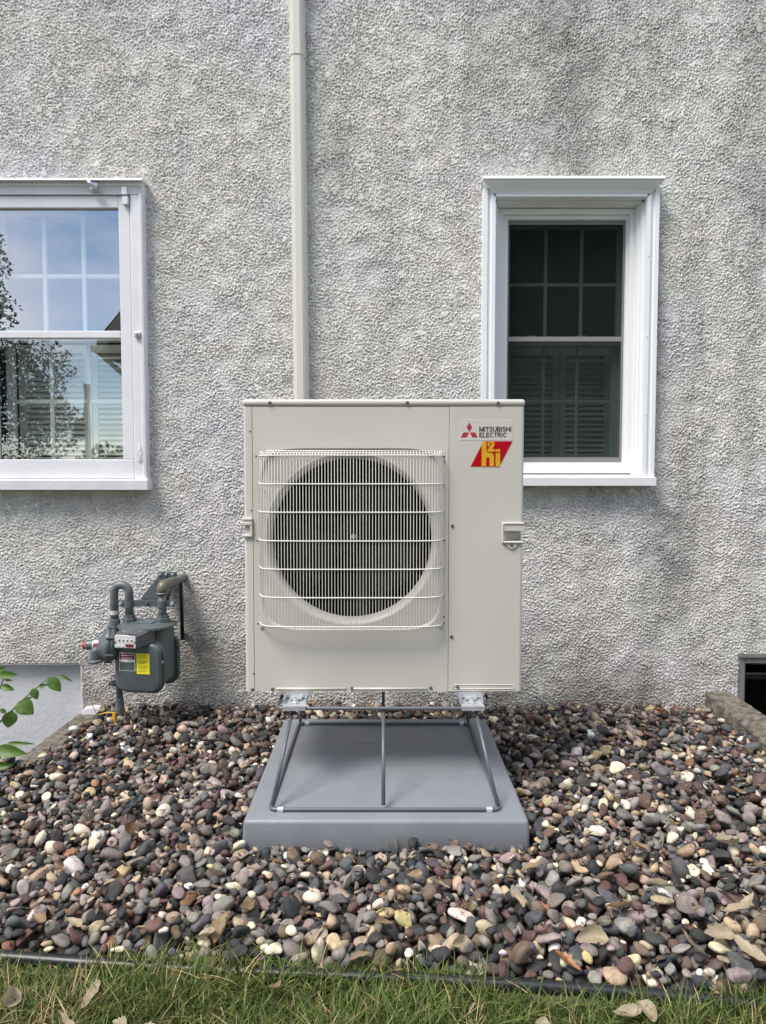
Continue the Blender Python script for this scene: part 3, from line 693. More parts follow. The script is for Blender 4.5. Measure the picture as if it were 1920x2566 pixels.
obj('transformer', lathe(NB(), [(.2, 0), (.22, .05), (.22, .6), (.12, .68), (0, .7)], (-10.5, -17.9, 2.3), (0, 0, 1), 14), M['hub'], up)

# ------------------------------------------------------------------ line-set cover up the wall
lc = thing('line_set_cover', 'cream plastic pipe cover running up the wall above the unit', 'pipe cover', (-.38, WALL, .2))
def cover_prof(x, w, d, z):
    return [Vector((x - w / 2, WALL - .001, z)), Vector((x - w / 2, WALL - d * .45, z)), Vector((x - w * .27, WALL - d, z)), Vector((x + w * .27, WALL - d, z)), Vector((x + w / 2, WALL - d * .45, z)), Vector((x + w / 2, WALL - .001, z))]
xb = PX(754, 1000, 2.86); xt = PX(742.5, 0, 2.86); zj = PZ(136, 2.85)
def xat(z): return xb + (xt - xb) * (z - PZ(1000, 2.86)) / (PZ(0, 2.86) - PZ(1000, 2.86))
def channel(z0, z1, w, d, name, bevel=.004):
    bm = NB(); a = [bm.verts.new(p) for p in cover_prof(xat(z0), w, d, z0)]; b = [bm.verts.new(p) for p in cover_prof(xat(z1), w, d, z1)]
    for i in range(6): bm.faces.new((a[i], a[(i + 1) % 6], b[(i + 1) % 6], b[i]))
    bm.faces.new(a[::-1]); bm.faces.new(b)
    ed = [e for e in bm.edges if abs(e.verts[0].co.z - e.verts[1].co.z) > .01 and e.verts[0].co.y < WALL - .01]
    bmesh.ops.bevel(bm, geom=ed, offset=bevel, segments=3, affect='EDGES')
    return obj(name, bm, M['cover'], lc, angle=35)
channel(.20, zj, .064, .056, 'lower_channel')
channel(zj + .07, 3.6, .064, .056, 'upper_channel')
channel(zj, zj + .075, .0675, .0585, 'coupling')

# ------------------------------------------------------------------ equipment pad
PX0, PX1, PY0, PY1, PZT = -.376, .392, 1.774, 2.545, .051
pad = thing('equipment_pad', 'grey plastic equipment pad lying on the gravel under the stand', 'equipment pad', (0, 2.16, -.04))
bm = NB(); box(bm, PX0, PX1, PY0, PY1, -.04, PZT)
for v in bm.verts:
    if v.co.z < 0: v.co.x *= 1.012; v.co.y += -.004 if v.co.y < 2 else .004
bmesh.ops.bevel(bm, geom=list(bm.edges), offset=.011, segments=4, affect='EDGES', profile=.5)
obj('slab', bm, M['pad'], pad, angle=40)
obj('moulded_panel', box(NB(), -.10, .10, 2.30, 2.44, PZT - .004, PZT + .0008, .0006, 1), M['pad'], pad)

# ------------------------------------------------------------------ wire stand
st = thing('wire_stand', 'grey bent-rod stand on the pad carrying the heat pump', 'stand', (0, 2.16, PZT))
rr = .0055; zb = PZT + rr + .0006; zt_ = .288
bx0, bx1, by0, by1 = -.312, .322, 1.822, 2.475
tx0, tx1, ty0, ty1 = -.315, .322, 1.972, 2.36
def loop(x0, x1, y0, y1, z, r):
    p = [(0, y0, z), (x1, y0, z), (x1, y1, z), (x0, y1, z), (x0, y0, z), (0, y0, z)]
    return fillet(p, r, 6)[:-1]
obj('base_loop', tube(NB(), loop(bx0, bx1, by0, by1, zb, .022), rr, 8, closed=True), M['rod'], st, smooth=True)
obj('top_loop', tube(NB(), loop(tx0, tx1, ty0, ty1, zt_, .025), rr, 8, closed=True), M['rod'], st, smooth=True)
legs = [((bx0 + .006, by0 + .008), (-.270, 1.985)), ((bx1 - .006, by0 + .008), (.276, 1.985)), ((bx0 + .006, by1 - .008), (-.270, ty1 - .01)), ((bx1 - .006, by1 - .008), (.276, ty1 - .01))]
for (a, b), (c, d) in legs: obj('leg', tube(NB(), [(a, b, zb + .010), (c, d, zt_ - .012)], rr, 8), M['rod'], st, smooth=True)
for (y0, y1) in ((by0 + .009, ty0 + .004), (by1 - .009, ty1 - .004)):
    obj('centre_strut', tube(NB(), [(.001, y0, zb + .008), (.001, y1, zt_ - .011)], rr, 8), M['rod'], st, smooth=True)
for x, y in ((bx0 + .03, by0), (bx1 - .03, by0), (bx0 + .03, by1), (bx1 - .03, by1)):
    bm = NB(); n = 9; wv = .008; A = []; B = []
    for k in range(n):
        a = math.pi * k / (n - 1); A.append((y - math.cos(a) * (rr + .0022), zb + math.sin(a) * (rr + .0022)))
    A = [(A[0][0] - .0005, PZT + .0012)] + A + [(A[-1][0] + .016, PZT + .0025), (A[-1][0] + .016, PZT + .0012)]
    prism(bm, [Vector((x - wv, yy, zz)) for yy, zz in A], (2 * wv, 0, 0)); cl_ = obj('pipe_clip', bm, M['steel'], st)
    obj('screw', lathe(NB(), [(.0045, 0), (.004, .003), (0, .004)], (x, y + rr + .011, PZT + .0027), (0, 0, 1), 8), M['steel'], st)
for xc in (-.262, .265):
    bm = NB(); pts = [(1.962, zt_ + .009), (1.962, zt_ - .004), (1.964, zt_ - .004), (1.966, zt_ + .0075), (2.30, zt_ + .0105), (2.30, zt_ + .0125)]
    prism(bm, [Vector((xc - .034, y, z)) for y, z in pts], (.068, 0, 0)); obj('mount_plate', bm, M['steel'], st)
    bm = NB()
    for s in (-1, 1): box(bm, xc + s * .032 - .0015, xc + s * .032 + .0015, 1.985, 2.30, zt_ + .012, zt_ + .024)
    obj('mount_rib', bm, M['steel'], st)
    bm = NB(); lathe(bm, [(.0125, 0), (.0125, .002), (.0085, .0025), (.0085, .009), (.004, .009), (.004, .017), (0, .018)], (xc, 1.994, zt_ + .0105), (0, 0, 1), 6); obj('bolt', bm, M['steel'], st)

# ------------------------------------------------------------------ the heat pump
UF = 2.03; UX0, UX1 = -.417, .421; UZ0, UZ1, UCAP = PZ(1733, UF), PZ(1000, UF), PZ(1019, UF)
UB = UF + .33
hp = thing('heat_pump', 'cream outdoor heat pump unit with round fan behind a wire grille', 'heat pump', (0, UF + .16, UZ0 - .02))
cap = obj('top_cover', box(NB(), UX0 - .0025, UX1 + .0025, UF - .003, UB + .003, UCAP + .0012, UZ1, .009, 4), M['unit'], hp, angle=45)
XL, XS = PX(635, 1400, UF), PX(1124.5, 1400, UF)             # panel seams
# left corner column (front strip and side) with a rounded edge
bm = NB(); r_ = .010; prof = [(XL - .0008, UF), (UX0 + r_, UF)]
for k in range(1, 6):
    a = k / 6 * math.pi / 2; prof.append((UX0 + r_ - math.sin(a) * r_, UF + r_ - math.cos(a) * r_))
prof += [(UX0, UF + r_), (UX0, UB), (UX0 + .002, UB), (UX0 + .002, UF + .014), (XL - .0008, UF + .004)]
prism(bm, [Vector((x, y, UZ0)) for x, y in prof], (0, 0, UCAP - UZ0)); obj('corner_panel', bm, M['unit'], hp, angle=40)
# service panel wraps the right corner
bm = NB(); prof = [(XS + .0008, UF + .004), (XS + .0008, UF + .0005), (XS + .0022, UF - .0008), (UX1 - r_, UF - .0008)]
for k in range(1, 6):
    a = k / 6 * math.pi / 2; prof.append((UX1 - r_ + math.sin(a) * r_, UF - .0008 + r_ - math.cos(a) * r_))
prof += [(UX1, UF + r_), (UX1, UB), (UX1 - .002, UB), (UX1 - .002, UF + .014)]
hx0, hx1, hz0, hz1 = PX(1257, 1340, UF), UX1 + .003, PZ(1356, UF), PZ(1309, UF)
rz0, rz1, rxl = hz0 + .0005, hz1 - .0265, hx0 + .006              # the grab recess is a real hole
prism(bm, [Vector((x, y, UZ0 + .001)) for x, y in prof], (0, 0, rz0 - UZ0 - .001)); prism(bm, [Vector((x, y, rz1)) for x, y in prof], (0, 0, UCAP - rz1))
prism(bm, [Vector((x, y, rz0)) for x, y in prof[:3] + [(rxl, UF - .0008), (rxl, UF + .004)]], (0, 0, rz1 - rz0))
prism(bm, [Vector((x, y, rz0)) for x, y in ((rxl, UF + .004), (rxl + .02, UF + .026), (UX1 - .012, UF + .034), (UX1, UF + .034), (UX1, UB), (UX1 - .002, UB), (UX1 - .002, UF + .038), (rxl, UF + .038))], (0, 0, rz1 - rz0))
sp = obj('service_panel', bm, M['unit'], hp, angle=40)
# fan panel: flat sheet, dished rounded square, bell mouth
FCX, FCZ = PX(880.5, 1350, UF), PZ(1352.5, UF); RO, RI = .2665, .2445
NA = 128
def loop_pts(fn, y): return [Vector((*fn(2 * math.pi * k / NA), 0)).xzy + Vector((0, y, 0)) for k in range(NA)]
px0, px1, pz0, pz1 = XL + .0008, XS - .0008, UZ0, UCAP - .0002
def rect(a):
    c, s = math.cos(a), math.sin(a); tx = ((px1 - FCX) if c > 0 else (FCX - px0)) / max(abs(c), 1e-9); tz = ((pz1 - FCZ) if s > 0 else (FCZ - pz0)) / max(abs(s), 1e-9)
    t = min(tx, tz); return (FCX + c * t, FCZ + s * t)
def squir(h, p):
    def f(a):
        c, s = math.cos(a), math.sin(a); t = h / (abs(c) ** p + abs(s) ** p) ** (1 / p); return (FCX + c * t, FCZ + s * t)
    return f
circ = lambda r: (lambda a: (FCX + r * math.cos(a), FCZ + r * math.sin(a)))
# make the four corners of the sheet land on sampled angles
loops = [(rect, UF + .004), (rect, UF), (squir(.2745, 7), UF), (squir(.2705, 7), UF + .0035), (squir(.2690, 7), UF + .006), (circ(RO), UF + .007), (circ(RO - .004), UF + .0065)]
for k in range(1, 9):
    a = k / 8 * math.pi / 2; loops.append((circ(RI + (RO - .004 - RI) * (1 - math.sin(a)) ** 1.0), UF + .0065 + .030 * (1 - math.cos(a))))
loops.append((circ(RI), UF + .060))
bm = NB(); rings = []
corner_ang = [math.atan2(z - FCZ, x - FCX) % (2 * math.pi) for x in (px0, px1) for z in (pz0, pz1)]
angs = sorted([2 * math.pi * k / NA for k in range(NA)]);
for ca in corner_ang:
    i = min(range(NA), key=lambda q: abs(angs[q] - ca)); angs[i] = ca
for fn, y in loops: rings.append([bm.verts.new((fn(a)[0], y, fn(a)[1])) for a in angs])
for A, B in zip(rings, rings[1:]):
    for k in range(NA): bm.faces.new((A[k], A[(k + 1) % NA], B[(k + 1) % NA], B[k]))
fpn = obj('fan_panel', bm, M['unit'], hp, angle=38)
for i_ in list(range(0, 2 * NA)) + list(range(4 * NA, 5 * NA)): fpn.data.polygons[i_].use_smooth = False
# pressed bright beads along the foot of the panel
for a, b in ((693, 868), (878, 1072)):
    zz = PZ(1726, UF); bm = NB(); tube(bm, [(PX(a, 1726, UF), UF + .0005, zz), (PX(b, 1726, UF), UF + .0005, zz)], .0036, 8); obj('pressed_bead', bm, M['unit'], hp, smooth=True)
zz = PZ(1721, UF); bm = NB(); x0_, x1_ = PX(1137, 1721, UF), PX(1288, 1721, UF)
tube(bm, fillet([(x0_, UF, zz - .006), (x0_, UF, zz + .006), (x1_, UF, zz + .006), (x1_, UF, zz - .006), (x0_ + .002, UF, zz - .006)], .005), .0022, 6); obj('pressed_bead', bm, M['unit'], hp, smooth=True)
bm = NB(); box(bm, UX0 + .003, UX1 - .003, UF + .012, UB - .004, UZ0 + .0005, UZ0 + .006)
obj('base_pan', bm, M['unit'], hp)
bm = NB(); box(bm, UX0 + .006, UX1 - .006, UB - .006, UB - .002, UZ0 + .01, UCAP - .002); obj('rear_coil', bm, M['fins'], hp)
bm = NB(); box(bm, XS + .002, XS + .005, UF + .016, UB - .01, UZ0 + .007, UCAP - .002); obj('partition', bm, M['unit_dark'], hp)
bm = NB(); box(bm, UX0 + .0022, UX0 + .006, UF + .02, UB - .01, UZ0 + .007, UCAP - .002); obj('side_coil', bm, M['fins'], hp)
bm = NB(); box(bm, UX0 + .007, XS, UF + .104, UF + .107, UZ0 + .007, UZ0 + .03); obj('drain_lip', bm, M['unit_dark'], hp)
# motor frame and fan
bm = NB(); fy = UF + .20
box(bm, FCX + .005, FCX + .045, fy + .02, fy + .03, UZ0 + .01, UCAP - .004); box(bm, FCX + .075, FCX + .095, fy + .02, fy + .03, UZ0 + .01, UCAP - .004); box(bm, FCX - .04, FCX + .11, fy + .012, fy + .019, FCZ + .155, FCZ + .172)
obj('motor_frame', bm, M['hub'], hp)
obj('fan_motor', lathe(NB(), [(.055, 0), (.055, .05), (.03, .055)], (FCX, UF + .165, FCZ), (0, 1, 0), 24), M['unit_dark'], hp)
fan = obj('fan_hub', lathe(NB(), [(.0, 0), (.045, .003), (.052, .012), (.052, .06), (.045, .062)], (FCX, UF + .095, FCZ), (0, 1, 0), 28), M['unit_dark'], hp, smooth=True)
for b_ in range(3):
    bm = NB(); n1, n2 = 10, 9; G = []
    for i in range(n1):
        r = .045 + (.222 - .045) * i / (n1 - 1); row = []
        for j in range(n2):
            t_ = j / (n2 - 1); sweep = .95 + .35 * (i / (n1 - 1)); a = b_ * 2 * math.pi / 3 + .9 + sweep * t_ - .25 * (i / (n1 - 1)) ** 2
            row.append(bm.verts.new((FCX + r * math.cos(a), UF + .105 + .055 * t_ - .012 * math.sin(math.pi * t_), FCZ + r * math.sin(a))))
        G.append(row)
    for i in range(n1 - 1):
        for j in range(n2 - 1): bm.faces.new((G[i][j], G[i + 1][j], G[i + 1][j + 1], G[i][j + 1]))
    bmesh.ops.solidify(bm, geom=list(bm.faces), thickness=.003)
    obj('fan_blade', bm, M['blade'], hp, smooth=True)
obj('fan_nut', lathe(NB(), [(.010, 0), (.010, .006), (.006, .006), (.006, .013), (0, .014)], (FCX + .002, UF + .096, FCZ + .001), (0, -1, 0), 6), M['steel'], hp)
# ---- wire grille
gr = sub('fan_grille', hp, (FCX, UF, FCZ), 'cream wire fan grille')
GH = .272; GD = .048
def gdepth(x):                                                     # bulge across the width
    q = min(1, abs(x) / GH); return GD * (1 - q ** 7) ** (1 / 2.2)
gz_top, gz_bot = PZ(1141, UF - GD), PZ(1571, UF - GD)
prof_x = np.linspace(-GH, GH, 4001); prof_y = np.array([gdepth(x) for x in prof_x])
arc = np.concatenate([[0], np.cumsum(np.hypot(np.diff(prof_x), np.diff(prof_y)))])
NW = 61; wires = np.interp(np.linspace(arc[-1] * .028, arc[-1] * .972, NW), arc, prof_x)
rw_ = .00120
for x in wires:
    d = gdepth(x); X_ = FCX + float(x); y = UF - d
    back = UF - min(d * .45, .006)
    p = [(X_, back, gz_top + .014), (X_, y + .004, gz_top + .006), (X_, y, gz_top - .004), (X_, y, gz_bot + .003), (X_, y + .003, gz_bot - .004), (X_, y + max(.0, d * .55), gz_bot - .012)]
    obj('wire', tube(NB(), p, rw_, 6), M['unit_wire'], gr, smooth=True)
rod_v = [1141, 1213, 1284, 1356, 1427, 1498, 1571]
for i, v in enumerate(rod_v):
    z = PZ(v, UF - GD); pts = [(FCX - GH - .006, UF + .004, z + .004)]
    for x in np.concatenate([np.linspace(-GH * .999, -GH * .8, 9), np.linspace(-GH * .7, GH * .7, 5), np.linspace(GH * .8, GH * .999, 9)]):
        pts.append((FCX + float(x), UF - gdepth(x) - (.0026 if i < 7 else 0), z))
    pts.append((FCX + GH + .006, UF + .004, z + .004))
    obj('cross_rod', tube(NB(), pts, .0019, 6), M['unit_wire'], gr, smooth=True)
zz = gz_top + .0145; obj('top_rod', tube(NB(), [(FCX - GH * .93, UF - .0075, zz), (FCX + GH * .93, UF - .0075, zz)], .0017, 6), M['unit_wire'], gr, smooth=True)
zz = gz_top + .0075; obj('top_rod', tube(NB(), [(FCX - GH * .90, UF - GD * .62, zz), (FCX + GH * .90, UF - GD * .62, zz)], .0017, 6), M['unit_wire'], gr, smooth=True)
# ---- screws, holes
screw0 = None
def screw(u, v, y, m='steel_dark', r=.0052):
    global screw0
    c = P(u, v, y); bm = NB(); lathe(bm, [(r, 0), (r, .0012), (r * .72, .0014), (r * .70, .0036), (r * .35, .0040), (r * .33, .0030), (0, .0030)], (c.x, y, c.z), (0, -1, 0), 10); return obj('screw', bm, M[m], hp)
for u, v, y in ((676, 1009, UF - .003), (1021, 1009, UF - .003), (1249, 1010, UF - .003), (1134, 1318, UF - .0008), (1132, 1596, UF - .0008), (1147, 1722, UF - .0008), (683, 1727, UF), (882, 1725, UF), (1080, 1724, UF), (633, 1728, UF), (651, 1138, UF), (1105, 1135, UF), (656, 1573, UF), (1104, 1571, UF)):
    screw(u, v, y, 'steel' if 600 < v < 1600 and v > 1100 and u < 1110 else 'steel_dark')
for u, v in ((627, 1081), (630, 1279), (636, 1688), (642, 1143), (645, 1356), (1114, 1144), (1114, 1157), (1114, 1354), (1113, 1546), (1113, 1561), (647, 1563)):
    c = P(u, v, UF); obj('pilot_hole', lathe(NB(), [(.0024, 0), (.0024, .0006), (0, .0006)], (c.x, UF, c.z), (0, -1, 0), 8), M['unit_dark'], hp)
# ---- handles
bm = NB(); w_ = .006
box(bm, hx0, hx0 + w_, UF - .009, UF, hz0 - .006, hz1, .003); box(bm, hx0 + .004, hx1, UF - .0095, UF + .02, hz1 - w_, hz1 - .0004, .003); box(bm, hx0 + .004, hx1, UF - .0095, UF + .02, hz0 - .006, hz0, .003)
box(bm, hx0 + .004, hx1 - .001, UF - .0065, UF + .01, hz1 - .026, hz1 - .003, .001)
obj('grab_handle', bm, M['unit'], hp)
c = P(1282, 1367, UF); bm = NB(); prism_xz(bm, [(c.x - .020, hz0 - .005), (c.x - .008, c.z - .006), (c.x - .003, c.z - .009), (c.x + .004, c.z - .009), (c.x + .009, c.z - .006), (c.x + .022, hz0 - .005)], UF - .0055, UF); obj('handle_tab', bm, M['unit'], hp)
screw(1282, 1365, UF - .0056)
lz0_, lz1_ = PZ(1346, UF), PZ(1297, UF); lx1 = PX(634, 1320, UF)
bm = NB(); box(bm, UX0 - .006, lx1, UF - .008, UF + .02, lz1_ - .010, lz1_, .003); box(bm, UX0 - .011, lx1 - .002, UF - .009, UF + .02, lz1_ - .024, lz1_ - .012, .003); box(bm, lx1 - .008, lx1, UF - .008, UF, lz0_ + .004, lz1_ - .012, .003); box(bm, UX0 - .004, lx1, UF - .008, UF + .02, lz0_, lz0_ + .008, .003)
obj('grab_handle', bm, M['unit'], hp)
# ---- badges and lettering on the service panel
SY = UF - .0008
k_ = 200 / 1655.0
def B(px, py): c = P(1120 + px * k_, 1030 + py * k_, SY); return (c.x, c.z)
bm = NB(); a, b = B(265, 610), B(1360, 180); box(bm, a[0], b[0], SY - .0006, SY + .0004, a[1], b[1], .0003, 1); obj('badge_plate', bm, M['unit'], hp)
for poly in (((466, 240), (522, 335), (466, 432), (410, 335)), ((345, 443), (456, 443), (402, 543), (292, 543)), ((478, 443), (586, 443), (636, 543), (528, 543))):
    obj('red_lozenge', prism_xz(NB(), [B(*q) for q in poly], SY - .0012, SY - .0007), M['red_logo'], hp)
def arcp(cx_, cy_, rx_, ry_, a0, a1, n=7): return [(cx_ + rx_ * math.cos(R(a0 + (a1 - a0) * k / n)), cy_ + ry_ * math.sin(R(a0 + (a1 - a0) * k / n))) for k in range(n + 1)]
GLY = {'M': (.92, [[(.09, 0), (.09, 1)], [(.83, 0), (.83, 1)], [(.10, .98), (.46, .08)], [(.82, .98), (.46, .08)]]), 'I': (.26, [[(.13, 0), (.13, 1)]]), 'T': (.66, [[(0, .92), (.66, .92)], [(.33, 0), (.33, .92)]]),
       'S': (.70, [[(.60, .70)] + arcp(.35, .72, .25, .20, 20, 180) + arcp(.35, .70, .25, .18, 190, 270, 3) + arcp(.35, .28, .26, .21, 90, -170)]), 'U': (.76, [[(.09, 1), (.09, .32)] + arcp(.38, .34, .29, .26, 190, 350) + [(.67, .34), (.67, 1)]]),
       'B': (.74, [[(.09, 0), (.09, 1)], [(.09, .92), (.40, .92)] + arcp(.40, .73, .22, .19, 80, -80) + [(.09, .53)], [(.09, .53), (.42, .53)] + arcp(.42, .30, .24, .22, 80, -80) + [(.09, .08)]]), 'H': (.76, [[(.09, 0), (.09, 1)], [(.67, 0), (.67, 1)], [(.09, .52), (.67, .52)]]),
       'E': (.66, [[(.09, 0), (.09, 1)], [(.09, .92), (.62, .92)], [(.09, .52), (.57, .52)], [(.09, .08), (.64, .08)]]), 'L': (.60, [[(.09, 0), (.09, 1)], [(.09, .08), (.58, .08)]]), 'C': (.76, [arcp(.40, .5, .31, .42, 40, 320, 12)]),
       'R': (.74, [[(.09, 0), (.09, 1)], [(.09, .92), (.42, .92)] + arcp(.42, .71, .22, .21, 80, -80) + [(.09, .50)], [(.40, .50), (.64, 0)]])}
def letters(word, x0p, x1p, ytop, ybot):
    a, b = B(x0p, ybot), B(x1p, ytop); tot = sum(GLY[ch][0] for ch in word) + .06 * (len(word) - 1); sx, sz = (b[0] - a[0]) / tot, b[1] - a[1]; x = 0
    for ch in word:
        w, strokes = GLY[ch]; bm = NB(); hw = .082
        for k, st_ in enumerate(strokes):
            pts = [Vector(((x + px) * sx, pz * sz)) for px, pz in st_]; y = SY - .0011 - k * .00012; L2 = []; 
            for i, p in enumerate(pts):
                d = (pts[min(i + 1, len(pts) - 1)] - pts[max(i - 1, 0)]).normalized(); nn = Vector((-d.y, d.x)) * hw * sz
                L2.append((bm.verts.new((a[0] + p.x + nn.x, y, a[1] + p.y + nn.y)), bm.verts.new((a[0] + p.x - nn.x, y, a[1] + p.y - nn.y))))
            for (p, q), (p2, q2) in zip(L2, L2[1:]): bm.faces.new((p, q, q2, p2))
        obj('letter', bm, M['black_text'], hp); x += w + .06
letters('MITSUBISHI', 672, 1338, 326, 428); letters('ELECTRIC', 672, 1245, 446, 544)
obj('red_badge', prism_xz(NB(), [B(*q) for q in ((758, 628), (1358, 628), (1085, 1150), (492, 1150))], SY - .0010, SY + .0003), M['badge_red'], hp)
bm = NB(); y0_, y1_ = SY - .0016, SY - .0009
hpoly = [(722, 1148), (722, 720), (750, 640), (820, 632), (820, 845), (850, 858), (925, 868), (962, 895), (976, 940), (976, 1148), (886, 1148), (886, 1000), (876, 968), (850, 958), (826, 968), (814, 1000), (814, 1148)]
prism_xz(bm, [B(*q) for q in hpoly], y0_, y1_); obj('badge_letter', bm, M['badge_yellow'], hp)
bm = NB(); prism_xz(bm, [B(*q) for q in ((1012, 1148), (1012, 868), (1104, 868), (1104, 1115), (1088, 1148))], y0_, y1_); prism_xz(bm, [B(*q) for q in ((1012, 842), (1012, 792), (1104, 792), (1104, 842))], y0_, y1_); obj('badge_letter', bm, M['badge_yellow'], hp)
two = [(838, 842), (838, 815), (900, 730), (926, 690), (930, 672), (920, 656), (904, 656), (894, 668), (890, 690), (896, 705), (872, 742), (848, 715), (842, 685), (850, 655), (875, 635), (960, 635), (985, 655), (992, 690), (980, 725), (930, 792), (995, 792), (995, 842)]
bm = NB(); prism_xz(bm, [B(*q) for q in two], y0_, y1_); obj('badge_letter', bm, M['badge_yellow'], hp)
# feet
for xc in (-.262, .265):
    bm = NB(); prism(bm, [Vector((xc - .05, UF + .0, UZ0 - .0005)), Vector((xc + .05, UF + .0, UZ0 - .0005)), Vector((xc + .035, UF + .0, zt_ + .013)), Vector((xc - .035, UF + .0, zt_ + .013))], (0, .02, 0)); box(bm, xc - .018, xc + .018, UF - .022, UF + .30, zt_ + .0128, zt_ + .019, .001)
    obj('foot', bm, M['steel'], hp)

# ------------------------------------------------------------------ gas meter
gm = thing('gas_meter', 'grey gas meter with regulator and pipes on the wall, yellow sticker in front', 'gas meter', (-.93, 2.72, -.06))
MY = 2.615                                                          # front of its cover
def G(u, v, y): return P(180 + u * .1989, 1420 + v * .1989, y)
YAW = R(-9); MC = G(820, 1300, MY)
def yaw(bm):                                                        # the case is turned a little away
    bmesh.ops.rotate(bm, cent=MC, matrix=Matrix.Rotation(YAW, 3, 'Z'), verts=bm.verts); return bm
def mobj(name, bm, m, parent=gm, **k): return obj(name, yaw(bm), M[m], parent, **k)
cx, cz = MC.x, MC.z; hw = .0965; zt0, zb0 = G(0, 985, MY).z, G(0, 1592, MY).z
def cover_outline(g=0.0):
    pts = [(cx - hw - g, zt0 - .02)]
    for k in range(7):
        a = math.pi + k / 6 * math.pi / 2; pts.append((cx - hw + .045 + (.045 + g) * math.cos(a), zb0 + .045 + (.045 + g) * math.sin(a)))
    for k in range(7):
        a = 1.5 * math.pi + k / 6 * math.pi / 2; pts.append((cx + hw - .045 + (.045 + g) * math.cos(a), zb0 + .045 + (.045 + g) * math.sin(a)))
    for k in range(7):
        a = k / 6 * math.pi / 2; pts.append((cx + hw - .04 + (.04 + g) * math.cos(a), zt0 - .035 + (.04 + g) * math.sin(a)))
    for k in range(3):
        a = math.pi / 2 + (k + 1) / 3 * math.pi / 2; pts.append((cx - hw + .02 + (.02 + g) * math.cos(a), zt0 - .02 + (.02 + g) * math.sin(a)))
    return pts[:-1]
def stack(bm, layers):
    rings = [[bm.verts.new((x, y, z)) for x, z in cover_outline(g)] for y, g in layers]; n = len(rings[0])
    for A, B_ in zip(rings, rings[1:]):
        for k in range(n): bm.faces.new((A[k], A[(k + 1) % n], B_[(k + 1) % n], B_[k]))
    bm.faces.new(rings[0]); bm.faces.new(rings[-1][::-1]); return bm
mobj('front_cover', stack(NB(), [(MY, -.012), (MY + .003, -.004), (MY + .010, 0), (MY + .022, 0), (MY + .022, .006), (MY + .030, .006), (MY + .032, .002)]), 'meter', angle=40)
ztop = G(0, 760, MY + .05).z
bm = NB(); box(bm, cx - .092, cx + .092, MY + .031, MY + .150, zb0 + .022, ztop, .022, 4); mobj('case', bm, 'meter', angle=45)
mobj('rear_cover', stack(NB(), [(MY + .148, .002), (MY + .152, .006), (MY + .162, .006), (MY + .162, -.002), (MY + .185, -.006), (MY + .196, -.03)]), 'meter', angle=40)
for dx, dz in ((-.07, .011), (.0, -.0), (-.045, .008), (.045, .008), (.088, .055), (.098, .12), (-.094, .055), (-.097, .14)):
    if abs(dx) < .01: continue
    mobj('bolt', lathe(NB(), [(.009, 0), (.009, -.010), (.006, -.013), (0, -.013)], (cx + dx, MY + .022, zb0 + dz), (0, 1, 0), 8), 'meter')
# top flange
bm = NB(); n = 32; A = []
def oval(g, z): return [bm.verts.new((cx + (.100 + g) * abs(math.cos(a)) ** .7 * (1 if math.cos(a) > 0 else -1), MY + .088 + (.082 + g) * abs(math.sin(a)) ** .7 * (1 if math.sin(a) > 0 else -1), z)) for a in [2 * math.pi * k / n for k in range(n)]]
L_ = [oval(.0, ztop - .004), oval(.010, ztop - .004), oval(.010, ztop + .005), oval(.004, ztop + .008), oval(-.02, ztop + .013), oval(-.06, ztop + .017)]
for A, B_ in zip(L_, L_[1:]):
    for k in range(n): bm.faces.new((A[k], A[(k + 1) % n], B_[(k + 1) % n], B_[k]))
bm.faces.new(L_[0][::-1]); bm.faces.new(L_[-1]); mobj('top_flange', bm, 'meter', angle=40)
mobj('flange_cap', box(NB(), cx - .03, cx + .045, MY + .045, MY + .13, ztop + .012, ztop + .020, .006, 2), 'meter')
# index box
ib0, ib1 = G(520, 1055, MY - .055), G(832, 868, MY - .055)
bm = NB(); yb = MY - .045
prism(bm, [Vector((ib0.x, yb, ib0.z)), Vector((ib1.x, yb, ib0.z)), Vector((ib1.x + .040, MY + .004, ib0.z + .010)), Vector((ib1.x + .040, MY + .025, ib0.z + .012)), Vector((ib0.x, MY + .025, ib0.z))], (0, 0, .0001))
bm.free(); bm = NB()
fr = [Vector((ib0.x, yb, ib0.z)), Vector((ib1.x, yb, ib0.z)), Vector((ib1.x, yb, ib1.z)), Vector((ib0.x, yb, ib1.z))]
bk = [Vector((ib0.x - .002, MY + .02, ib0.z + .004)), Vector((ib1.x + .045, MY + .03, ib0.z + .012)), Vector((ib1.x + .040, MY + .03, ib1.z + .018)), Vector((ib0.x + .012, MY + .03, ib1.z + .026))]
fv = [bm.verts.new(p) for p in fr]; bv = [bm.verts.new(p) for p in bk]; bm.faces.new(fv); bm.faces.new(bv[::-1])
for k in range(4): bm.faces.new((fv[k], fv[(k + 1) % 4], bv[(k + 1) % 4], bv[k]))
bmesh.ops.bevel(bm, geom=list(bm.edges), offset=.006, segments=3, affect='EDGES'); ixb = mobj('index_box', bm, 'meter_lens', angle=40)
iw, ih = ib1.x - ib0.x, ib1.z - ib0.z
bm = NB(); box(bm, ib0.x + .005, ib1.x - .004, yb - .0015, yb + .001, ib0.z + .006, ib1.z - .004, .002); mobj('index_face', bm, 'dial', ixb)
for k in range(4): mobj('dial', lathe(NB(), [(.0058, 0), (.0058, -.0012), (.004, -.0014), (0, -.0014)], (ib0.x + iw * (.24 + .18 * k), yb - .0014, ib0.z + ih * .62), (0, 1, 0), 12), 'white_print', ixb)
for k in range(4): mobj('dial_hand', box(NB(), ib0.x + iw * (.24 + .18 * k) - .001, ib0.x + iw * (.24 + .18 * k) + .004, yb - .0038, yb - .0030, ib0.z + ih * .62 - .002, ib0.z + ih * .62 + .003), 'black_text', ixb)
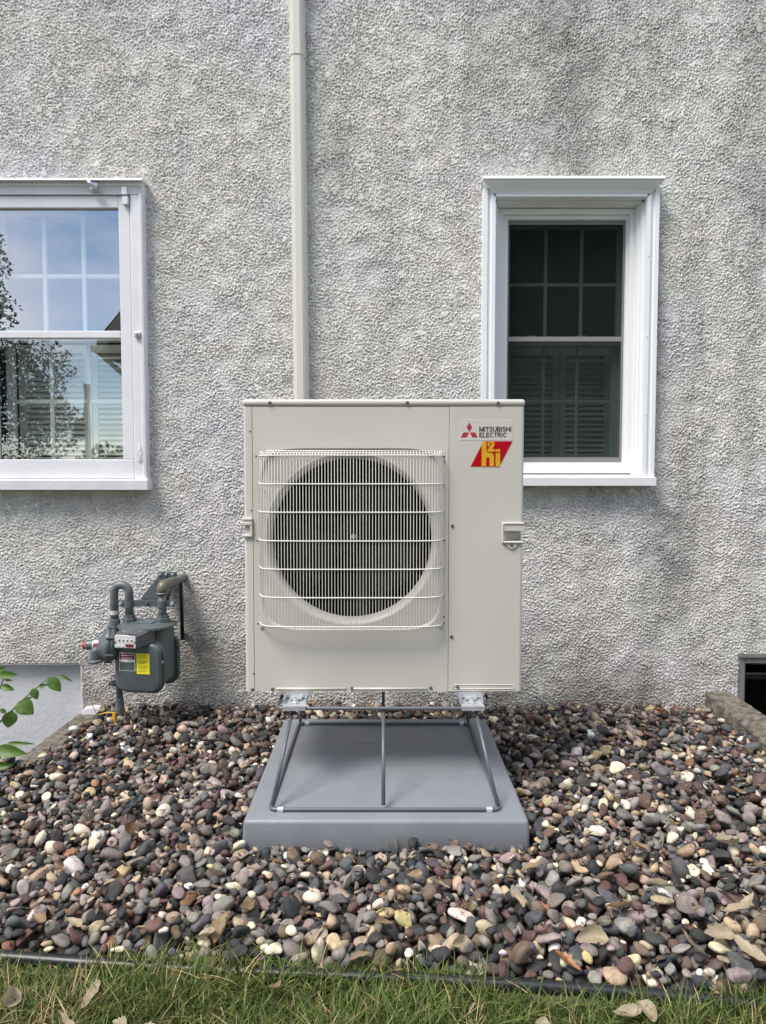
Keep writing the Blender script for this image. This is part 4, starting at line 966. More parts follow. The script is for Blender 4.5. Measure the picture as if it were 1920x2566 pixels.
for k in range(2): mobj('dial', lathe(NB(), [(.0048, 0), (.0048, -.0012), (0, -.0014)], (ib0.x + iw * (.22 + .18 * k), yb - .0014, ib0.z + ih * .27), (0, 1, 0), 12), 'white_print', ixb)
mobj('index_label', box(NB(), ib0.x + iw * .53, ib0.x + iw * .88, yb - .0024, yb - .0012, ib0.z + ih * .16, ib0.z + ih * .38, .0008, 1), 'maroon_print', ixb)
for dx, dz in ((.09, .48), (.93, .50)): mobj('index_screw', lathe(NB(), [(.0035, 0), (.003, -.002), (0, -.002)], (ib0.x + iw * dx, yb - .0014, ib0.z + ih * dz), (0, 1, 0), 8), 'black_text', ixb)
# labels on the cover
def plate(name, u0, v0, u1, v1, y, m, parent=gm, bev=.001):
    a, b = G(u0, v1, MY), G(u1, v0, MY); return mobj(name, box(NB(), a.x, b.x, y - .001, y + .0006, a.z, b.z, bev, 1), m, parent)
lp = plate('name_plate', 583, 1092, 797, 1322, MY, 'white_print', bev=.0008)
plate('plate_field', 592, 1206, 790, 1314, MY - .0009, 'meter', lp); plate('plate_band', 592, 1100, 790, 1172, MY - .0009, 'maroon_print', lp)
for u0, u1, v in ((610, 700, 1120), (705, 770, 1118), (620, 640, 1155), (650, 765, 1152)): plate('plate_print', u0, v, u1, v + 9, MY - .0016, 'white_print', lp, .0002)
ys = plate('yellow_sticker', 818, 1092, 990, 1352, MY, 'yellow_print')
for u0, u1, v in ((850, 955, 1106), (865, 940, 1122), (838, 950, 1146), (832, 965, 1185), (840, 960, 1198), (836, 930, 1212), (840, 968, 1245), (838, 960, 1262), (860, 965, 1290), (838, 940, 1312)): plate('sticker_print', u0, v, u1, v + 5, MY - .0010, 'olive_print', ys, .0002)
# regulator
rc = G(440, 1000, MY + .02); ax = Vector((-.86, -.50, .10)).normalized()
reg = mobj('regulator', lathe(NB(), [(.02, -.04), (.045, -.03), (.062, -.018), (.066, -.010), (.066, -.001), (.062, .0), (.062, .004), (.066, .005), (.066, .012), (.060, .020), (.042, .032), (.030, .040), (.022, .044)], rc, ax, 32), 'meter', angle=40)
tip = rc + ax * .044; dr = Vector((-.985, -.15, -.03)).normalized(); t0 = rc + ax * .026
mobj('spring_tube', lathe(NB(), [(.020, 0), (.020, .034), (.0185, .036)], t0, dr, 18), 'white_print', reg, smooth=False)
mobj('spring_band', lathe(NB(), [(.0205, .002), (.0205, .030)], t0 + Vector((0, -.0004, -.0012)), dr, 18), 'maroon_print', reg)
mobj('spring_cap', lathe(NB(), [(.0195, .034), (.0195, .060), (.017, .066), (.0165, .066)], t0, dr, 18), 'meter', reg)
mobj('red_cap', lathe(NB(), [(.0165, .0655), (.0165, .074), (.010, .080), (0, .081)], t0, dr, 16), 'red_plastic', reg)
v0 = rc + Vector((-.018, -.028, -.030)); vt = G(250, 1210, MY - .03)
mobj('vent', tube(NB(), fillet([v0, Vector((vt.x, v0.y - .01, vt.z + .042)), Vector((vt.x, v0.y - .012, vt.z))], .022), .020, 16), 'meter', reg, smooth=False)
mobj('vent_flange', lathe(NB(), [(.026, -.008), (.031, -.004), (.031, .002), (.026, .006)], Vector((vt.x, v0.y - .012, vt.z - .002)), (0, 0, 1), 20), 'meter', reg)
for k in range(6):
    a = k * math.pi / 3 + .3; e1 = ax.orthogonal().normalized(); e2 = ax.cross(e1); p = rc + (e1 * math.cos(a) + e2 * math.sin(a)) * .067
    mobj('regulator_bolt', lathe(NB(), [(.006, -.014), (.006, .016), (0, .017)], p, ax, 6), 'meter', reg)
# pipes, all in the plane of the meter's two ports
PYY = MY + .088; pr = .0165
def mp(u, v, y=PYY): return G(u, v, y)
a = mp(545, 985); top = mp(640, 235); b = mp(728, 690)
bm = NB(); xl, xr = a.x, b.x; ra = (xr - xl) / 2; zc = top.z - ra + .002
pts = [Vector((xl, PYY, a.z)), Vector((xl, PYY, zc))] + [Vector(((xl + xr) / 2 - ra * math.cos(t), PYY, zc + ra * math.sin(t))) for t in [math.pi * k / 12 for k in range(1, 12)]] + [Vector((xr, PYY, zc)), Vector((xr, PYY, b.z - .01))]
obj('return_bend', tube(NB(), pts, pr, 16), M['meter_pipe'], gm, smooth=True)
lathe_ = NB(); lathe(lathe_, [(pr + .0012, 0), (pr + .0012, .016)], (xl, PYY, mp(0, 600).z), (0, 0, 1), 18); obj('pipe_tape', lathe_, M['dial'], gm)
obj('pipe_coupling', lathe(NB(), [(pr + .001, -.02), (pr + .005, -.018), (pr + .005, .018), (pr + .001, .02)], (xl, PYY, mp(0, 720).z), (0, 0, 1), 18), M['meter_pipe'], gm)
obj('regulator_outlet', tube(NB(), fillet([Vector((xl, PYY, a.z + .02)), Vector((xl, PYY, rc.z)), rc + Vector((.02, .02, 0))], .03), .021, 14), M['meter'], gm, smooth=True)
rgt = mp(1145, 690); el = mp(1140, 250)
obj('outlet_pipe', tube(NB(), [Vector((rgt.x, PYY, rgt.z - .01)), Vector((rgt.x, PYY, el.z - .02))], pr, 16), M['meter_pipe'], gm, smooth=True)
bm = NB(); tube(bm, fillet([Vector((rgt.x, PYY, el.z - .028)), Vector((rgt.x, PYY, el.z + .004)), Vector((rgt.x + .022, WALL - .10, el.z + .006))], .026, 6), .0205, 16); lathe(bm, [(.0235, 0), (.0235, .008)], (rgt.x, PYY, el.z - .032), (0, 0, 1), 18)
obj('brass_elbow', bm, M['brass'], gm, smooth=True)
obj('wall_pipe', tube(NB(), [Vector((rgt.x + .018, WALL - .12, el.z + .006)), Vector((rgt.x + .034, WALL + .02, el.z + .008))], pr, 14), M['meter_pipe'], gm, smooth=True)
for x in (xr, rgt.x):
    zn = ztop + .010; obj('union_nut', lathe(NB(), [(.020, 0), (.029, .001), (.029, .018), (.024, .020), (.024, .030), (.019, .031)], (x, PYY, zn), (0, 0, 1), 8), M['meter'], gm)
    obj('pipe_clamp', lathe(NB(), [(pr, -.013), (pr + .004, -.013), (pr + .004, .013), (pr, .013)], (x, PYY, mp(0, 468).z), (0, 0, 1), 18), M['meter'], gm)
zc_ = mp(0, 460).z; b0, b1 = mp(592, 450).x, mp(1302, 450).x
obj('cross_bar', box(NB(), b0, b1, PYY - .006, PYY - .001, zc_ - .013, zc_ + .013, .001), M['meter'], gm)
for x, m in ((mp(615, 0).x, 'steel'), (mp(945, 0).x, 'meter'), (mp(1265, 0).x, 'steel')): obj('bolt', lathe(NB(), [(.009, 0), (.009, .006), (.005, .006), (.005, .012), (0, .012)], (x, PYY - .006, zc_), (0, -1, 0), 6), M[m], gm)
# bracket: sloping plate from the bar to the wall, with a bolted flange
p0, p1 = mp(880, 385, PYY + .02), mp(1090, 385, PYY + .02); q0, q1 = G(1085, 132, WALL - .012), G(1312, 132, WALL - .012)
bm = NB(); vs = [bm.verts.new(p) for p in (p0, p1 + Vector((.045, 0, 0)), q1, q0)]; bm.faces.new(vs); bmesh.ops.solidify(bm, geom=list(bm.faces), thickness=.003); obj('bracket_plate', bm, M['meter'], gm)
f0, f1 = G(1085, 132, WALL - .012), G(1312, 68, WALL - .012); obj('bracket_flange', box(NB(), f0.x, f1.x, WALL - .014, WALL - .006, f0.z, f1.z, .001), M['meter'], gm)
for u in (1115, 1190, 1270):
    c = G(u, 95, WALL - .014); obj('lag_bolt', lathe(NB(), [(.0062, 0), (.0062, .005), (0, .006)], (c.x, WALL - .014, c.z), (0, -1, 0), 6), M['steel'], gm)
obj('bracket_lip', box(NB(), p0.x, p1.x + .045, PYY + .017, PYY + .022, p0.z - .012, p0.z + .001, .0008), M['meter'], gm)
# black conduit, riser, tape
bm = NB(); c0, c1, c2, c3 = G(1215, 215, WALL - .055), G(1300, 160, WALL - .05), G(1365, 165, WALL - .05), G(1395, 900, WALL - .045)
tube(bm, fillet([c0, c1, c2 + Vector((.002, 0, 0)), c3], .02), .0084, 10); obj('black_conduit', bm, M['black_rubber'], gm, smooth=True)
c = G(1430, 875, WALL - .02); obj('conduit_clip', box(NB(), c.x - .012, c.x + .008, WALL - .05, WALL - .004, c.z - .012, c.z + .012, .003), M['meter'], gm)
rx = mp(602, 1700, MY + .10).x
obj('riser', tube(NB(), fillet([Vector((rx, MY + .10, -.12)), Vector((rx, MY + .10, rc.z - .03)), rc + Vector((.01, .03, 0))], .03), .0135, 14), M['meter_pipe'], gm, smooth=True)
obj('riser_joint', lathe(NB(), [(.0135, -.03), (.017, -.028), (.017, .03), (.0135, .032)], (rx, MY + .10, G(0, 1760, MY + .1).z), (0, 0, 1), 16), M['meter_pipe'], gm)
obj('riser_tape', lathe(NB(), [(.0155, -.018), (.0155, .018)], (rx + .001, MY + .10, G(0, 1940, MY + .1).z), (0, 0, 1), 16), M['steel'], gm)
c = G(490, 1480, MY + .05); obj('plug', lathe(NB(), [(.012, 0), (.012, .02), (.007, .022), (.007, .03), (0, .03)], (c.x + .02, MY + .06, c.z), (-1, 0, 0), 8), M['meter'], gm)

# tracer post
yp = thing('tracer_post', 'short yellow plastic pipe standing in the gravel beside the meter riser', 'marker post', (G(540, 1900, 2.70).x, 2.70, -.08))
c = G(540, 1835, 2.70); bm = NB(); lathe(bm, [(.0082, -.12), (.0082, 0), (.0066, .0), (.0066, -.02)], c, (0, 0, 1), 14); obj('pipe', bm, M['yellow_post'], yp)
bm = NB(); d = G(340, 1865, 2.72); e = G(245, 1690, 2.80); tube(bm, [c + Vector((0, 0, -.002)), (c + d) / 2 + Vector((0, 0, .004)), d], .0018, 5); obj('tracer_wire', bm, M['yellow_post'], yp)
tw = NB(); tube(tw, [G(335, 1880, 2.72), G(300, 1830, 2.74), G(262, 1750, 2.76), G(245, 1680, 2.78)], .0014, 5); tag(obj('dry_twig', tw, M['bark']), 'thin dry twig standing up by the kerb beside the yellow pipe', 'twig')

# ------------------------------------------------------------------ river gravel: dropped stone by stone on a height map
PAL = [('charcoal', (.040, .040, .041), .20), ('slate grey', (.088, .090, .092), .15), ('warm grey', (.20, .180, .162), .19), ('maroon', (.108, .066, .058), .11), ('brown', (.140, .100, .076), .11),
       ('pinkish grey', (.29, .235, .215), .09), ('tan', (.38, .295, .205), .075), ('cream', (.60, .53, .41), .058), ('white', (.66, .64, .60), .014), ('rusty orange', (.25, .135, .085), .01), ('yellow ochre', (.44, .34, .18), .01)]
pal_p = np.array([p[2] for p in PAL]); pal_p /= pal_p.sum()
def ico(sub_):
    b = bmesh.new(); bmesh.ops.create_icosphere(b, subdivisions=sub_, radius=1.0)
    V = np.array([v.co[:] for v in b.verts]); F = np.array([[v.index for v in f.verts] for f in b.faces]); b.free(); return V, F
def stone_shapes(sub_, n, seed):
    V, F = ico(sub_); g = np.random.default_rng(seed); out = []
    for k in range(n):
        W = V.copy(); p = g.uniform(1.8, 2.9)                     # superquadric-ish roundness
        W /= (np.abs(W) ** p).sum(1, keepdims=True) ** (1 / p)
        for _ in range(g.integers(5, 10)):                         # worn facets
            d = g.standard_normal(3); d /= np.linalg.norm(d); o = g.uniform(.58, .88); s = W @ d; W -= np.clip(s - o, 0, None)[:, None] * d * g.uniform(.6, .95)
        for _ in range(4):
            d = g.standard_normal(3); d /= np.linalg.norm(d); W *= (1 + .06 * np.sin(2.6 * (W @ d) + g.uniform(0, 6)))[:, None]
        W[:, 0] *= 1 + .18 * g.uniform(-1, 1) * np.sign(W[:, 1]) * np.abs(W[:, 1])
        out.append(W)
    return out, F
S2, F2 = stone_shapes(3, 14, 3); S1, F1 = stone_shapes(2, 10, 4)
CELL = .004; HX0, HX1, HY0, HY1 = -2.15, 2.15, 1.15, 2.92
HNX, HNY = int((HX1 - HX0) / CELL), int((HY1 - HY0) / CELL)
hx = HX0 + (np.arange(HNX) + .5) * CELL; hy = HY0 + (np.arange(HNY) + .5) * CELL
HX, HY = np.meshgrid(hx, hy)
H = ground_z(HX, HY)
BLOCK = (HX > PX0 - .004) & (HX < PX1 + .006) & (HY > PY0 - .006) & (HY < PY1 + .006)
BLOCK |= (HY > WELL_Y - .005) & ((HX < WL_OUT + .004) | (HX > WR_OUT - .004))
BLOCK |= HY > WALL - .012
BLOCK |= HY < edge_y(HX) + .016
BLOCK |= (HX - rx) ** 2 + (HY - (MY + .1)) ** 2 < .018 ** 2
def rot(g):
    # lie mostly flat, any heading, some tipped up
    tilt = g.normal(0, .50); roll = g.normal(0, .42); yaw_ = g.uniform(0, 6.283)
    return np.array((Matrix.Rotation(yaw_, 3, 'Z') @ Matrix.Rotation(tilt, 3, 'Y') @ Matrix.Rotation(roll, 3, 'X')))
stones = []
def drop(n, amin, amax, mean, tries, seed):
    g = np.random.default_rng(seed)
    for _ in range(n):
        a = float(np.clip(g.lognormal(math.log(mean), .31), amin, amax)); b = a * g.uniform(.55, .88); c = a * g.uniform(.34, .62)
        Rm = rot(g); A = Rm @ np.diag([1 / a ** 2, 1 / b ** 2, 1 / c ** 2]) @ Rm.T
        k = int(a / CELL) + 1; off = np.arange(-k, k + 1) * CELL; DX, DY = np.meshgrid(off, off)
        # z of the lower and upper surface of the ellipsoid above each cell
        qa = A[2, 2]; qb = 2 * (A[0, 2] * DX + A[1, 2] * DY); qc = A[0, 0] * DX ** 2 + 2 * A[0, 1] * DX * DY + A[1, 1] * DY ** 2 - 1
        disc = qb ** 2 - 4 * qa * qc; inside = disc > 0
        if inside.sum() < 3: continue
        sq = np.sqrt(np.where(inside, disc, 0)); lo = (-qb - sq) / (2 * qa); hi = (-qb + sq) / (2 * qa)
        best = None
        for _t in range(tries):
            y = g.uniform(HY0 + .05, HY1 - .02); x = g.uniform(-1, 1) * min(2.1, .60 * y + .30)
            i = int((x - HX0) / CELL); j = int((y - HY0) / CELL)
            if i - k < 0 or j - k < 0 or i + k >= HNX or j + k >= HNY: continue
            sl = (slice(j - k, j + k + 1), slice(i - k, i + k + 1))
            if BLOCK[sl][inside].any(): continue
            zz = (H[sl] - lo)[inside]; z = np.partition(zz, -max(1, len(zz) // 6))[-max(1, len(zz) // 6)] if len(zz) > 6 else zz.max()
            if best is None or z < best[0]: best = (z, x, y, sl)
        if best is None: continue
        z, x, y, sl = best
        x = HX0 + (int((x - HX0) / CELL) + .5) * CELL; y = HY0 + (int((y - HY0) / CELL) + .5) * CELL
        h = H[sl]; h[inside] = np.maximum(h[inside], (z + hi)[inside])
        stones.append(dict(p=(x, y, z), s=(a, b, c), R=Rm, sl=sl, inside=inside, hi=z + hi, col=int(g.choice(len(PAL), p=pal_p)), j=g.uniform(.78, 1.25), jc=g.uniform(.93, 1.07, 3), shp=int(g.integers(14))))
drop(2400, .012, .029, .0190, 4, 11)
drop(5000, .0085, .029, .0158, 6, 12)
drop(2600, .006, .022, .0110, 5, 13)
vis = []
for s in stones:
    fr = ((s['hi'] >= H[s['sl']] - .0012) & s['inside']).sum() / s['inside'].sum()
    s['vis'] = fr
stones = [s for s in stones if s['vis'] > .06]
def in_view(s):
    x, y, z = s['p']; return abs(x) < .55 * y and y > edge_y(x) + .02
for s in stones: s['scr'] = s['s'][0] * s['s'][1] / (s['p'][1] ** 2) * s['vis'] if in_view(s) else 0
stones.sort(key=lambda s: -s['scr'])
near, rest = stones[:300], stones[300:]
shape_me = [mesh_np('pebble', S2[k] , F2, smooth=True) for k in range(14)]
for m_ in shape_me: m_.materials.append(M['pebble_obj'])
def place_words(x, y):
    if y < PY0 - .02 and PX0 - .05 < x < PX1 + .05: return 'in front of the grey pad'
    if y < PY0 - .02: return ('left' if x < 0 else 'right') + ' of the pad near the lawn'
    if y < 2.56: return 'beside the pad on its ' + ('left' if x < 0 else 'right')
    return 'close to the wall ' + ('left' if x < 0 else 'right') + ' of the pad'
NEARL = []
for s in near:
    o = bpy.data.objects.new('pebble', shape_me[s['shp']]); COL.objects.link(o)
    o.location = s['p']; o.rotation_euler = Matrix(s['R'].tolist()).to_euler(); o.scale = s['s']
    c = np.clip(np.array(PAL[s['col']][1]) * s['j'] * s['jc'], 0, .8); o.color = (*c, 1)
    a_, b_, c_ = s['s']; shape = 'elongated' if b_ < .66 * a_ else 'flat' if c_ < .46 * a_ else 'rounded'
    size = 'bulky' if a_ > .026 else 'large' if a_ > .021 else 'medium'
    NEARL.append((o, f"{size} {shape} {PAL[s['col']][0]} pebble {place_words(*s['p'][:2])}"))
def unique(items, cat, group):
    """look-alikes in one place are told apart by their order from the left"""
    by = {}
    for o, l in items: by.setdefault(l, []).append(o)
    ords = ['first', 'second', 'third', 'fourth', 'fifth', 'sixth', 'seventh', 'eighth', 'ninth', 'tenth']
    for l, os_ in by.items():
        os_.sort(key=lambda q: q.location.x / q.location.y)
        for i, o in enumerate(os_): tag(o, l if len(os_) == 1 else f"{l}, {ords[min(i, 9)]} from left", cat, group)
unique(NEARL, 'pebble', 'larger river pebbles of the gravel bed')
Vs, Fs, Cs, base = [], [], [], 0
for s in rest:
    W, F_ = S1[s['shp'] % 10], F1
    Q = (W * np.array(s['s'])) @ s['R'].T + np.array(s['p'])
    Vs.append(Q); Fs.append(F_ + base); base += len(Q); Cs.append(np.repeat(np.clip(np.array(PAL[s['col']][1]) * s['j'] * s['jc'], 0, .8)[None], len(Q), 0))
gv = link('river_gravel', mesh_np('river_gravel', np.concatenate(Vs), np.concatenate(Fs), np.concatenate(Cs), smooth=True), M['pebble_stuff'])
tag(gv, 'mixed rounded river gravel covering the bed along the wall', 'gravel', kind='stuff')
print('STONES', len(stones), 'tris', sum(len(f) for f in Fs))
def top_z(x, y, r=2):
    i = int((x - HX0) / CELL); j = int((y - HY0) / CELL); i = min(max(i, r), HNX - r - 1); j = min(max(j, r), HNY - r - 1)
    return float(H[j - r:j + r + 1, i - r:i + r + 1].max())
# bark chips and leaf crumbs between the stones, thickest along the wall
V, F, C = [], [], []; g = np.random.default_rng(21); nchip = 0
for _ in range(9000):
    y = 2.895 - abs(g.normal(0, .20)) if g.random() < .62 else g.uniform(1.4, 2.85); x = g.uniform(-1, 1) * (.6 * y + .1)
    i = int((x - HX0) / CELL); j = int((y - HY0) / CELL)
    if not (0 < i < HNX and 0 < j < HNY) or y > WALL - .006: continue
    if (PX0 - .01 < x < PX1 + .01 and PY0 - .01 < y < PY1 + .01) or (y > WELL_Y - .01 and (x < WL_OUT + .01 or x > WR_OUT - .01)): continue
    z = H[j, i] + .0015; L_ = g.uniform(.005, .020); w = L_ * g.uniform(.15, .5); a = g.uniform(0, 6.28); t = g.normal(0, .35)
    d = np.array([math.cos(a), math.sin(a), t]); e = np.array([-math.sin(a), math.cos(a), g.normal(0, .4)]); p = np.array([x, y, z]); b0 = len(V); u_ = np.array([0, 0, .0015])
    if y < 2.3 and g.random() < .25: L_ *= 2.0; w *= .8
    V += [p - d * L_ / 2, p + e * w / 2, p + d * L_ / 2, p - e * w / 2, p + u_ * 1.5]
    F += [(b0, b0 + 1, b0 + 4), (b0 + 1, b0 + 2, b0 + 4), (b0 + 2, b0 + 3, b0 + 4), (b0 + 3, b0, b0 + 4)]
    straw = y < 2.3 and g.random() < .35
    rusty = abs(x) < .16 and y > 2.5
    cc = np.array([(.10, .055, .03), (.05, .03, .02), (.17, .11, .065), (.03, .02, .016)][g.integers(4)]); cc = np.array((.36, .28, .17)) if straw else cc; cc = np.array((.20, .07, .025)) if rusty and g.random() < .7 else cc
    C += [cc * g.uniform(.6, 1.4)] * 5
tag(link('bark_litter', mesh_np('bark_litter', np.array(V), np.array(F), np.array(C)), M['litter']), 'brown bark and leaf crumbs between the stones by the wall', 'leaf litter', kind='stuff')

# ------------------------------------------------------------------ black lawn edging
bm = NB(); pts = []
for k in range(41):
    x = -2.2 + 4.4 * k / 40; pts.append((x, edge_y(x) + .004 * math.sin(5 * x), -.030 + .005 * math.sin(3.1 * x + 1)))
tube(bm, pts, .0125, 12); edging = thing('lawn_edging', 'black plastic lawn edging between grass and gravel', 'lawn edging', (0, 1.32, -.05))
obj('bead', bm, M['edging'], edging, smooth=True)
bm = NB()
for (x, y, z), (x2, y2, z2) in zip(pts, pts[1:]): vs = [bm.verts.new(p) for p in ((x, y, z - .01), (x2, y2, z2 - .01), (x2, y2, z2 - .09), (x, y, z - .09))]; bm.faces.new(vs)
bmesh.ops.remove_doubles(bm, verts=bm.verts, dist=1e-5); bmesh.ops.solidify(bm, geom=list(bm.faces), thickness=.003); obj('skirt', bm, M['edging'], edging)

# ------------------------------------------------------------------ grass
def grass(n, seed):
    g = np.random.default_rng(seed)
    y = g.uniform(0, 1, n); x = g.uniform(-1.15, 1.15, n); ey = EDGE_L + (EDGE_R - EDGE_L) * (x + .8) / 1.5
    yy = .86 + (ey + .020 - .86) * y ** .85
    tuft = .5 + .5 * np.sin(9 * x + 2 * np.sin(13 * yy)) * np.cos(11 * yy + 3 * x)
    bare = (x < -.60) & (yy > ey - .045) | (x > .22) & (x < .66) & (yy > ey - .035)   # edging shows here
    h = g.uniform(.023, .057, n) * (.7 + .55 * tuft); h = np.where(bare, h * .30, h); h = np.where(g.random(n) < .04, h * 1.5, h)
    h = np.where((yy > ey - .03) & ~bare, h * g.uniform(.6, 1.15, n), h)
    az = g.uniform(0, 6.283, n); lean = np.abs(g.normal(.25, .32, n)); w = g.uniform(.0008, .0022, n); K = 5
    t = np.linspace(0, 1, K)[None]
    dirx, diry = np.cos(az)[:, None], np.sin(az)[:, None]
    out = h[:, None] * (lean[:, None] * t + (lean[:, None] * 1.1 + .15) * t ** 2.4)
    zz = h[:, None] * (t - .25 * lean[:, None] * t ** 3) - .040
    cx_ = x[:, None] + dirx * out; cy_ = yy[:, None] + diry * out
    fa = az + math.pi / 2 + g.normal(0, .6, n); sx, sy = np.cos(fa)[:, None], np.sin(fa)[:, None]; ww = w[:, None] * (1 - t ** 2.2 * .93)
    L_ = np.stack([cx_ - sx * ww, cy_ - sy * ww, zz], -1); R_ = np.stack([cx_ + sx * ww, cy_ + sy * ww, zz], -1)
    V = np.stack([L_, R_], 2).reshape(n, -1, 3); nv = K * 2
    q = np.array([[2 * k, 2 * k + 1, 2 * k + 3, 2 * k + 2] for k in range(K - 1)]); F = (np.arange(n)[:, None, None] * nv + q[None]).reshape(-1, 4)
    base = np.where(g.random((n, 1)) < .12 + .25 * ((x < -.55) & (yy < 1.25))[:, None], np.array([[.34, .30, .17]]), np.array([[.078, .120, .031]]))
    base = base * g.uniform(.55, 1.6, (n, 1)) * g.uniform(.88, 1.12, (n, 3)); tipc = base * np.array([[1.5, 1.25, 1.1]])
    tt = np.repeat(t[0], 2)[None, :, None]; C = base[:, None] * (1 - tt ** 2) + tipc[:, None] * tt ** 2
    return mesh_np('lawn_grass', V.reshape(-1, 3), F, C.reshape(-1, 3), smooth=True)
tag(link('lawn_grass', grass(30000, 31), M['grass']), 'green lawn grass along the front of the gravel', 'grass', kind='stuff')

# ------------------------------------------------------------------ fallen leaves
def leaf_mesh(seed, lobes):
    g = np.random.default_rng(seed + 40); nu, nv = 15, 7; V = []; curl = g.uniform(.3, 1.3); roll = g.uniform(.6, 2.6); wd = g.uniform(.15, .27); tw_ = g.uniform(-.8, .8); bend = g.uniform(-.25, .25)
    for i in range(nu):
        u = i / (nu - 1); wdt = wd * (math.sin(math.pi * u ** .8) if 0 < u < 1 else 0) ** .75 * (1 + (.13 * math.sin(u * 31 + seed) if lobes else .03 * math.sin(u * 40)))
        for j in range(nv):
            v = j / (nv - 1) * 2 - 1; x = u - .5; y = v * max(wdt, .006); a_ = tw_ * x
            z = curl * .5 * x * x + roll * y * y / wd * .5 + .10 * abs(y) + .018 * math.sin(14 * u + 3 * v + seed) * (abs(v) + .2)
            V.append((x, (y * math.cos(a_) - z * math.sin(a_)) + bend * x * x * 2, z * math.cos(a_) + y * math.sin(a_)))
    F = [(i * nv + j, (i + 1) * nv + j, (i + 1) * nv + j + 1, i * nv + j + 1) for i in range(nu - 1) for j in range(nv - 1)]
    return mesh_np('dry_leaf', V, F, smooth=True)
leafs = []
for k in range(8):
    for mn in ('dry_a', 'dry_b', 'dry_c', 'dry_d'):
        me = leaf_mesh(k, k % 2); me.materials.append(M[mn]); leafs.append((me, mn))
COLN = {'dry_a': 'tan', 'dry_b': 'dark brown', 'dry_c': 'pale straw', 'dry_d': 'orange brown'}
g = np.random.default_rng(5)
# measured ones first (pixel in the photograph, length in m, tone)
LV = [(1830, 2130, .11, 2), (1860, 2290, .12, 2), (1560, 2300, .085, 0), (1480, 2360, .09, 2), (1420, 2420, .075, 3), (1180, 2300, .08, 0), (1330, 2190, .07, 0), (1300, 2270, .06, 2), (1600, 2140, .06, 0), (1730, 2380, .10, 2), (1660, 2230, .09, 2), (1100, 2240, .07, 2),
      (560, 2330, .10, 0), (620, 2300, .09, 0), (455, 2130, .06, 1), (330, 2110, .09, 1), (330, 2140, .05, 2), (90, 2290, .07, 2), (280, 2320, .06, 0), (190, 2330, .07, 2), (520, 2345, .07, 2), (100, 2330, .07, 0), (1040, 2210, .05, 0), (1150, 2380, .06, 2),
      (1660, 1790, .07, 3), (1620, 1830, .06, 0), (1800, 1860, .06, 0), (1580, 1800, .05, 0), (1560, 1850, .05, 2), (1700, 1950, .06, 2), (1640, 1960, .05, 2), (1850, 1990, .06, 0), (1900, 1900, .06, 2), (1400, 1790, .05, 1), (1330, 1800, .05, 1), (1460, 1780, .05, 1), (780, 1782, .06, 0), (700, 1790, .05, 1), (560, 1790, .05, 1), (430, 1800, .05, 1), (350, 1870, .05, 0), (400, 1850, .04, 1),
      (1890, 2180, .08, 0), (1780, 2050, .06, 0), (1700, 2060, .05, 2), (1440, 1960, .05, 0), (1550, 2020, .05, 1), (1880, 2400, .10, 2), (1800, 2350, .08, 2), (240, 2060, .04, 0), (150, 2180, .05, 1), (420, 2220, .05, 0), (700, 2180, .05, 0), (860, 2260, .05, 2), (960, 2330, .05, 0), (780, 2370, .06, 2), (900, 2400, .06, 0)]
def leaf_thing(x, y, z, L_, tone, extra=''):
    me, mn = leafs[int(g.integers(8)) * 4 + tone]
    o = bpy.data.objects.new('dry_leaf', me); COL.objects.link(o); o.location = (x, y, z + .006); L_ *= .78; o.scale = (L_, L_ * g.uniform(.75, 1.25), L_)
    o.rotation_euler = (g.normal(0, .45), g.normal(0, .35), g.uniform(0, 6.28))
    return o, COLN[mn]
LEAVES = []
for u, v, L_, tone in LV:
    q = P(u, v, 1.0); d = (q - Vector((0, 0, CAMZ))); t = (CAMZ - 0.0) / -d.z; w = Vector((0, 0, CAMZ)) + d * t
    if w.y > WALL - .03: w.y = WALL - .03
    o, cn = leaf_thing(w.x, w.y, top_z(w.x, w.y, 4), L_, tone)
    LEAVES.append((o, f"{'long' if L_ > .075 else 'small'} {cn} dry leaf {place_words(w.x, w.y)}"))
unique(LEAVES, 'leaf', 'dry leaves fallen on the gravel'); LEAVES = []
for u, v, L_, tone in ((225, 2465, .085, 2), (165, 2530, .075, 2), (300, 2530, .045, 2), (360, 2545, .05, 2), (20, 2470, .08, 2), (1360, 2530, .035, 2), (1575, 2510, .07, 2), (1630, 2505, .075, 2), (1180, 2490, .03, 2), (690, 2440, .05, 0)):
    q = P(u, v, 1.0); d = (q - Vector((0, 0, CAMZ))); t = (CAMZ - .025) / -d.z; w = Vector((0, 0, CAMZ)) + d * t
    o, cn = leaf_thing(w.x, w.y, -.008, L_, tone)
    side = 'far left' if u < 100 else 'left' if u < 400 else 'middle' if u < 1300 else 'right'
    LEAVES.append((o, f"{'long' if L_ > .06 else 'small'} {cn} dry leaf in the grass, {side} part of the lawn"))
unique(LEAVES, 'leaf', 'dry leaves in the grass')

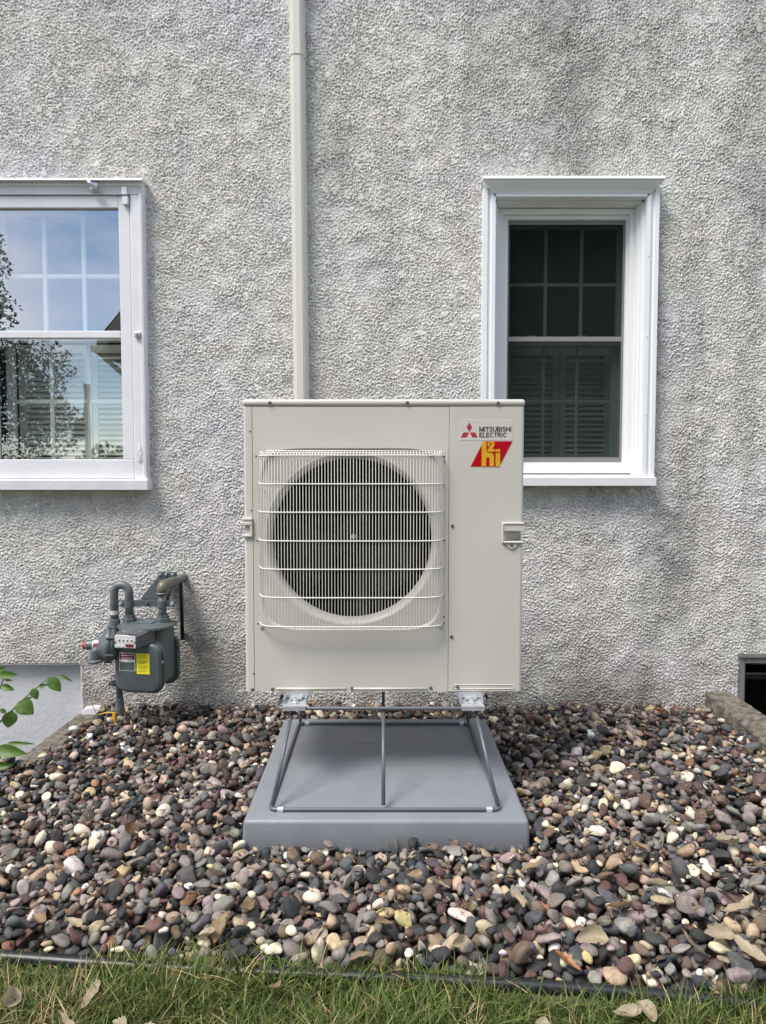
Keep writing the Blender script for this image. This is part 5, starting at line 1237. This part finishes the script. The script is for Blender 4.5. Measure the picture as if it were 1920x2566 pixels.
# ------------------------------------------------------------------ leafy seedling at the left edge
pl = thing('leafy_plant', 'green leafy shrub shoots reaching in at the left edge', 'plant', (-1.42, 2.28, -.05))
def green_leaf(tip, base, wfrac, fold):
    tip, base = Vector(tip), Vector(base); ax_ = tip - base; L_ = ax_.length; ax_.normalize()
    view = (Vector((0, 0, CAMZ)) - base).normalized(); side = ax_.cross(view).normalized(); nrm = side.cross(ax_)
    bm = NB(); nu, nv = 8, 5; Gd = []
    for i in range(nu):
        u = i / (nu - 1); w = wfrac * L_ * (math.sin(math.pi * u ** .72) ** .85 if 0 < u < 1 else .004); row = []
        for j in range(nv):
            v = j / (nv - 1) * 2 - 1
            row.append(bm.verts.new(base + ax_ * (u * L_) + side * (v * w) + nrm * (fold * abs(v) * w - .18 * L_ * (u - .5) ** 2 * 2 + .01 * L_ * math.sin(12 * u) * v)))
        Gd.append(row)
    for i in range(nu - 1):
        for j in range(nv - 1): bm.faces.new((Gd[i][j], Gd[i + 1][j], Gd[i + 1][j + 1], Gd[i][j + 1]))
    return obj('leaf', bm, M['green_leaf'], pl, smooth=True)
def Q(px, py, y): return P(px * .2417, 1600 + py * .2417, y)
st1 = [(-.2, .05, 0)]
bm = NB(); tube(bm, [Vector((-1.42, 2.27, -.06)), Q(-120, 1000, 2.27), Q(0, 865, 2.27), Q(130, 745, 2.27), Q(190, 680, 2.27), Q(330, 555, 2.26), Q(420, 480, 2.26), Q(500, 415, 2.26)], [.004, .0035, .003, .0028, .0025, .002, .0016, .0012], 6); obj('stem', bm, M['stem'], pl)
bm = NB(); tube(bm, [Vector((-1.43, 2.25, -.06)), Q(-100, 700, 2.25), Q(0, 515, 2.25), Q(30, 440, 2.25), Q(60, 330, 2.25)], [.004, .003, .0025, .002, .0012], 6); obj('stem', bm, M['stem'], pl)
for b_, t_, w_, fo, y in (((505, 405), (632, 550), .32, .35, 2.255), ((610, 380), (752, 445), .12, .5, 2.26), ((335, 520), (390, 635), .34, .3, 2.25), ((400, 500), (492, 480), .26, .4, 2.255), ((185, 655), (348, 785), .42, .25, 2.25), ((265, 640), (335, 605), .2, .5, 2.26), ((120, 752), (78, 935), .38, .25, 2.25), ((60, 770), (-10, 730), .3, .4, 2.26),
                          ((5, 490), (150, 535), .24, .4, 2.245), ((40, 425), (130, 438), .14, .5, 2.25), ((-20, 380), (175, 375), .22, .3, 2.24), ((-40, 340), (60, 300), .3, .3, 2.25), ((-60, 1150), (270, 1195), .20, .3, 2.21), ((60, 1085), (360, 1095), .07, .6, 2.23), ((-60, 1330), (140, 1310), .2, .4, 2.22)):
    green_leaf(Q(*t_, y), Q(*b_, y), w_, fo)
bm = NB(); tube(bm, [Vector((-1.40, 2.23, -.06)), Q(-40, 1290, 2.22), Q(10, 1235, 2.21), Q(40, 1120, 2.22)], [.004, .003, .002, .0015], 6); obj('stem', bm, M['stem'], pl)
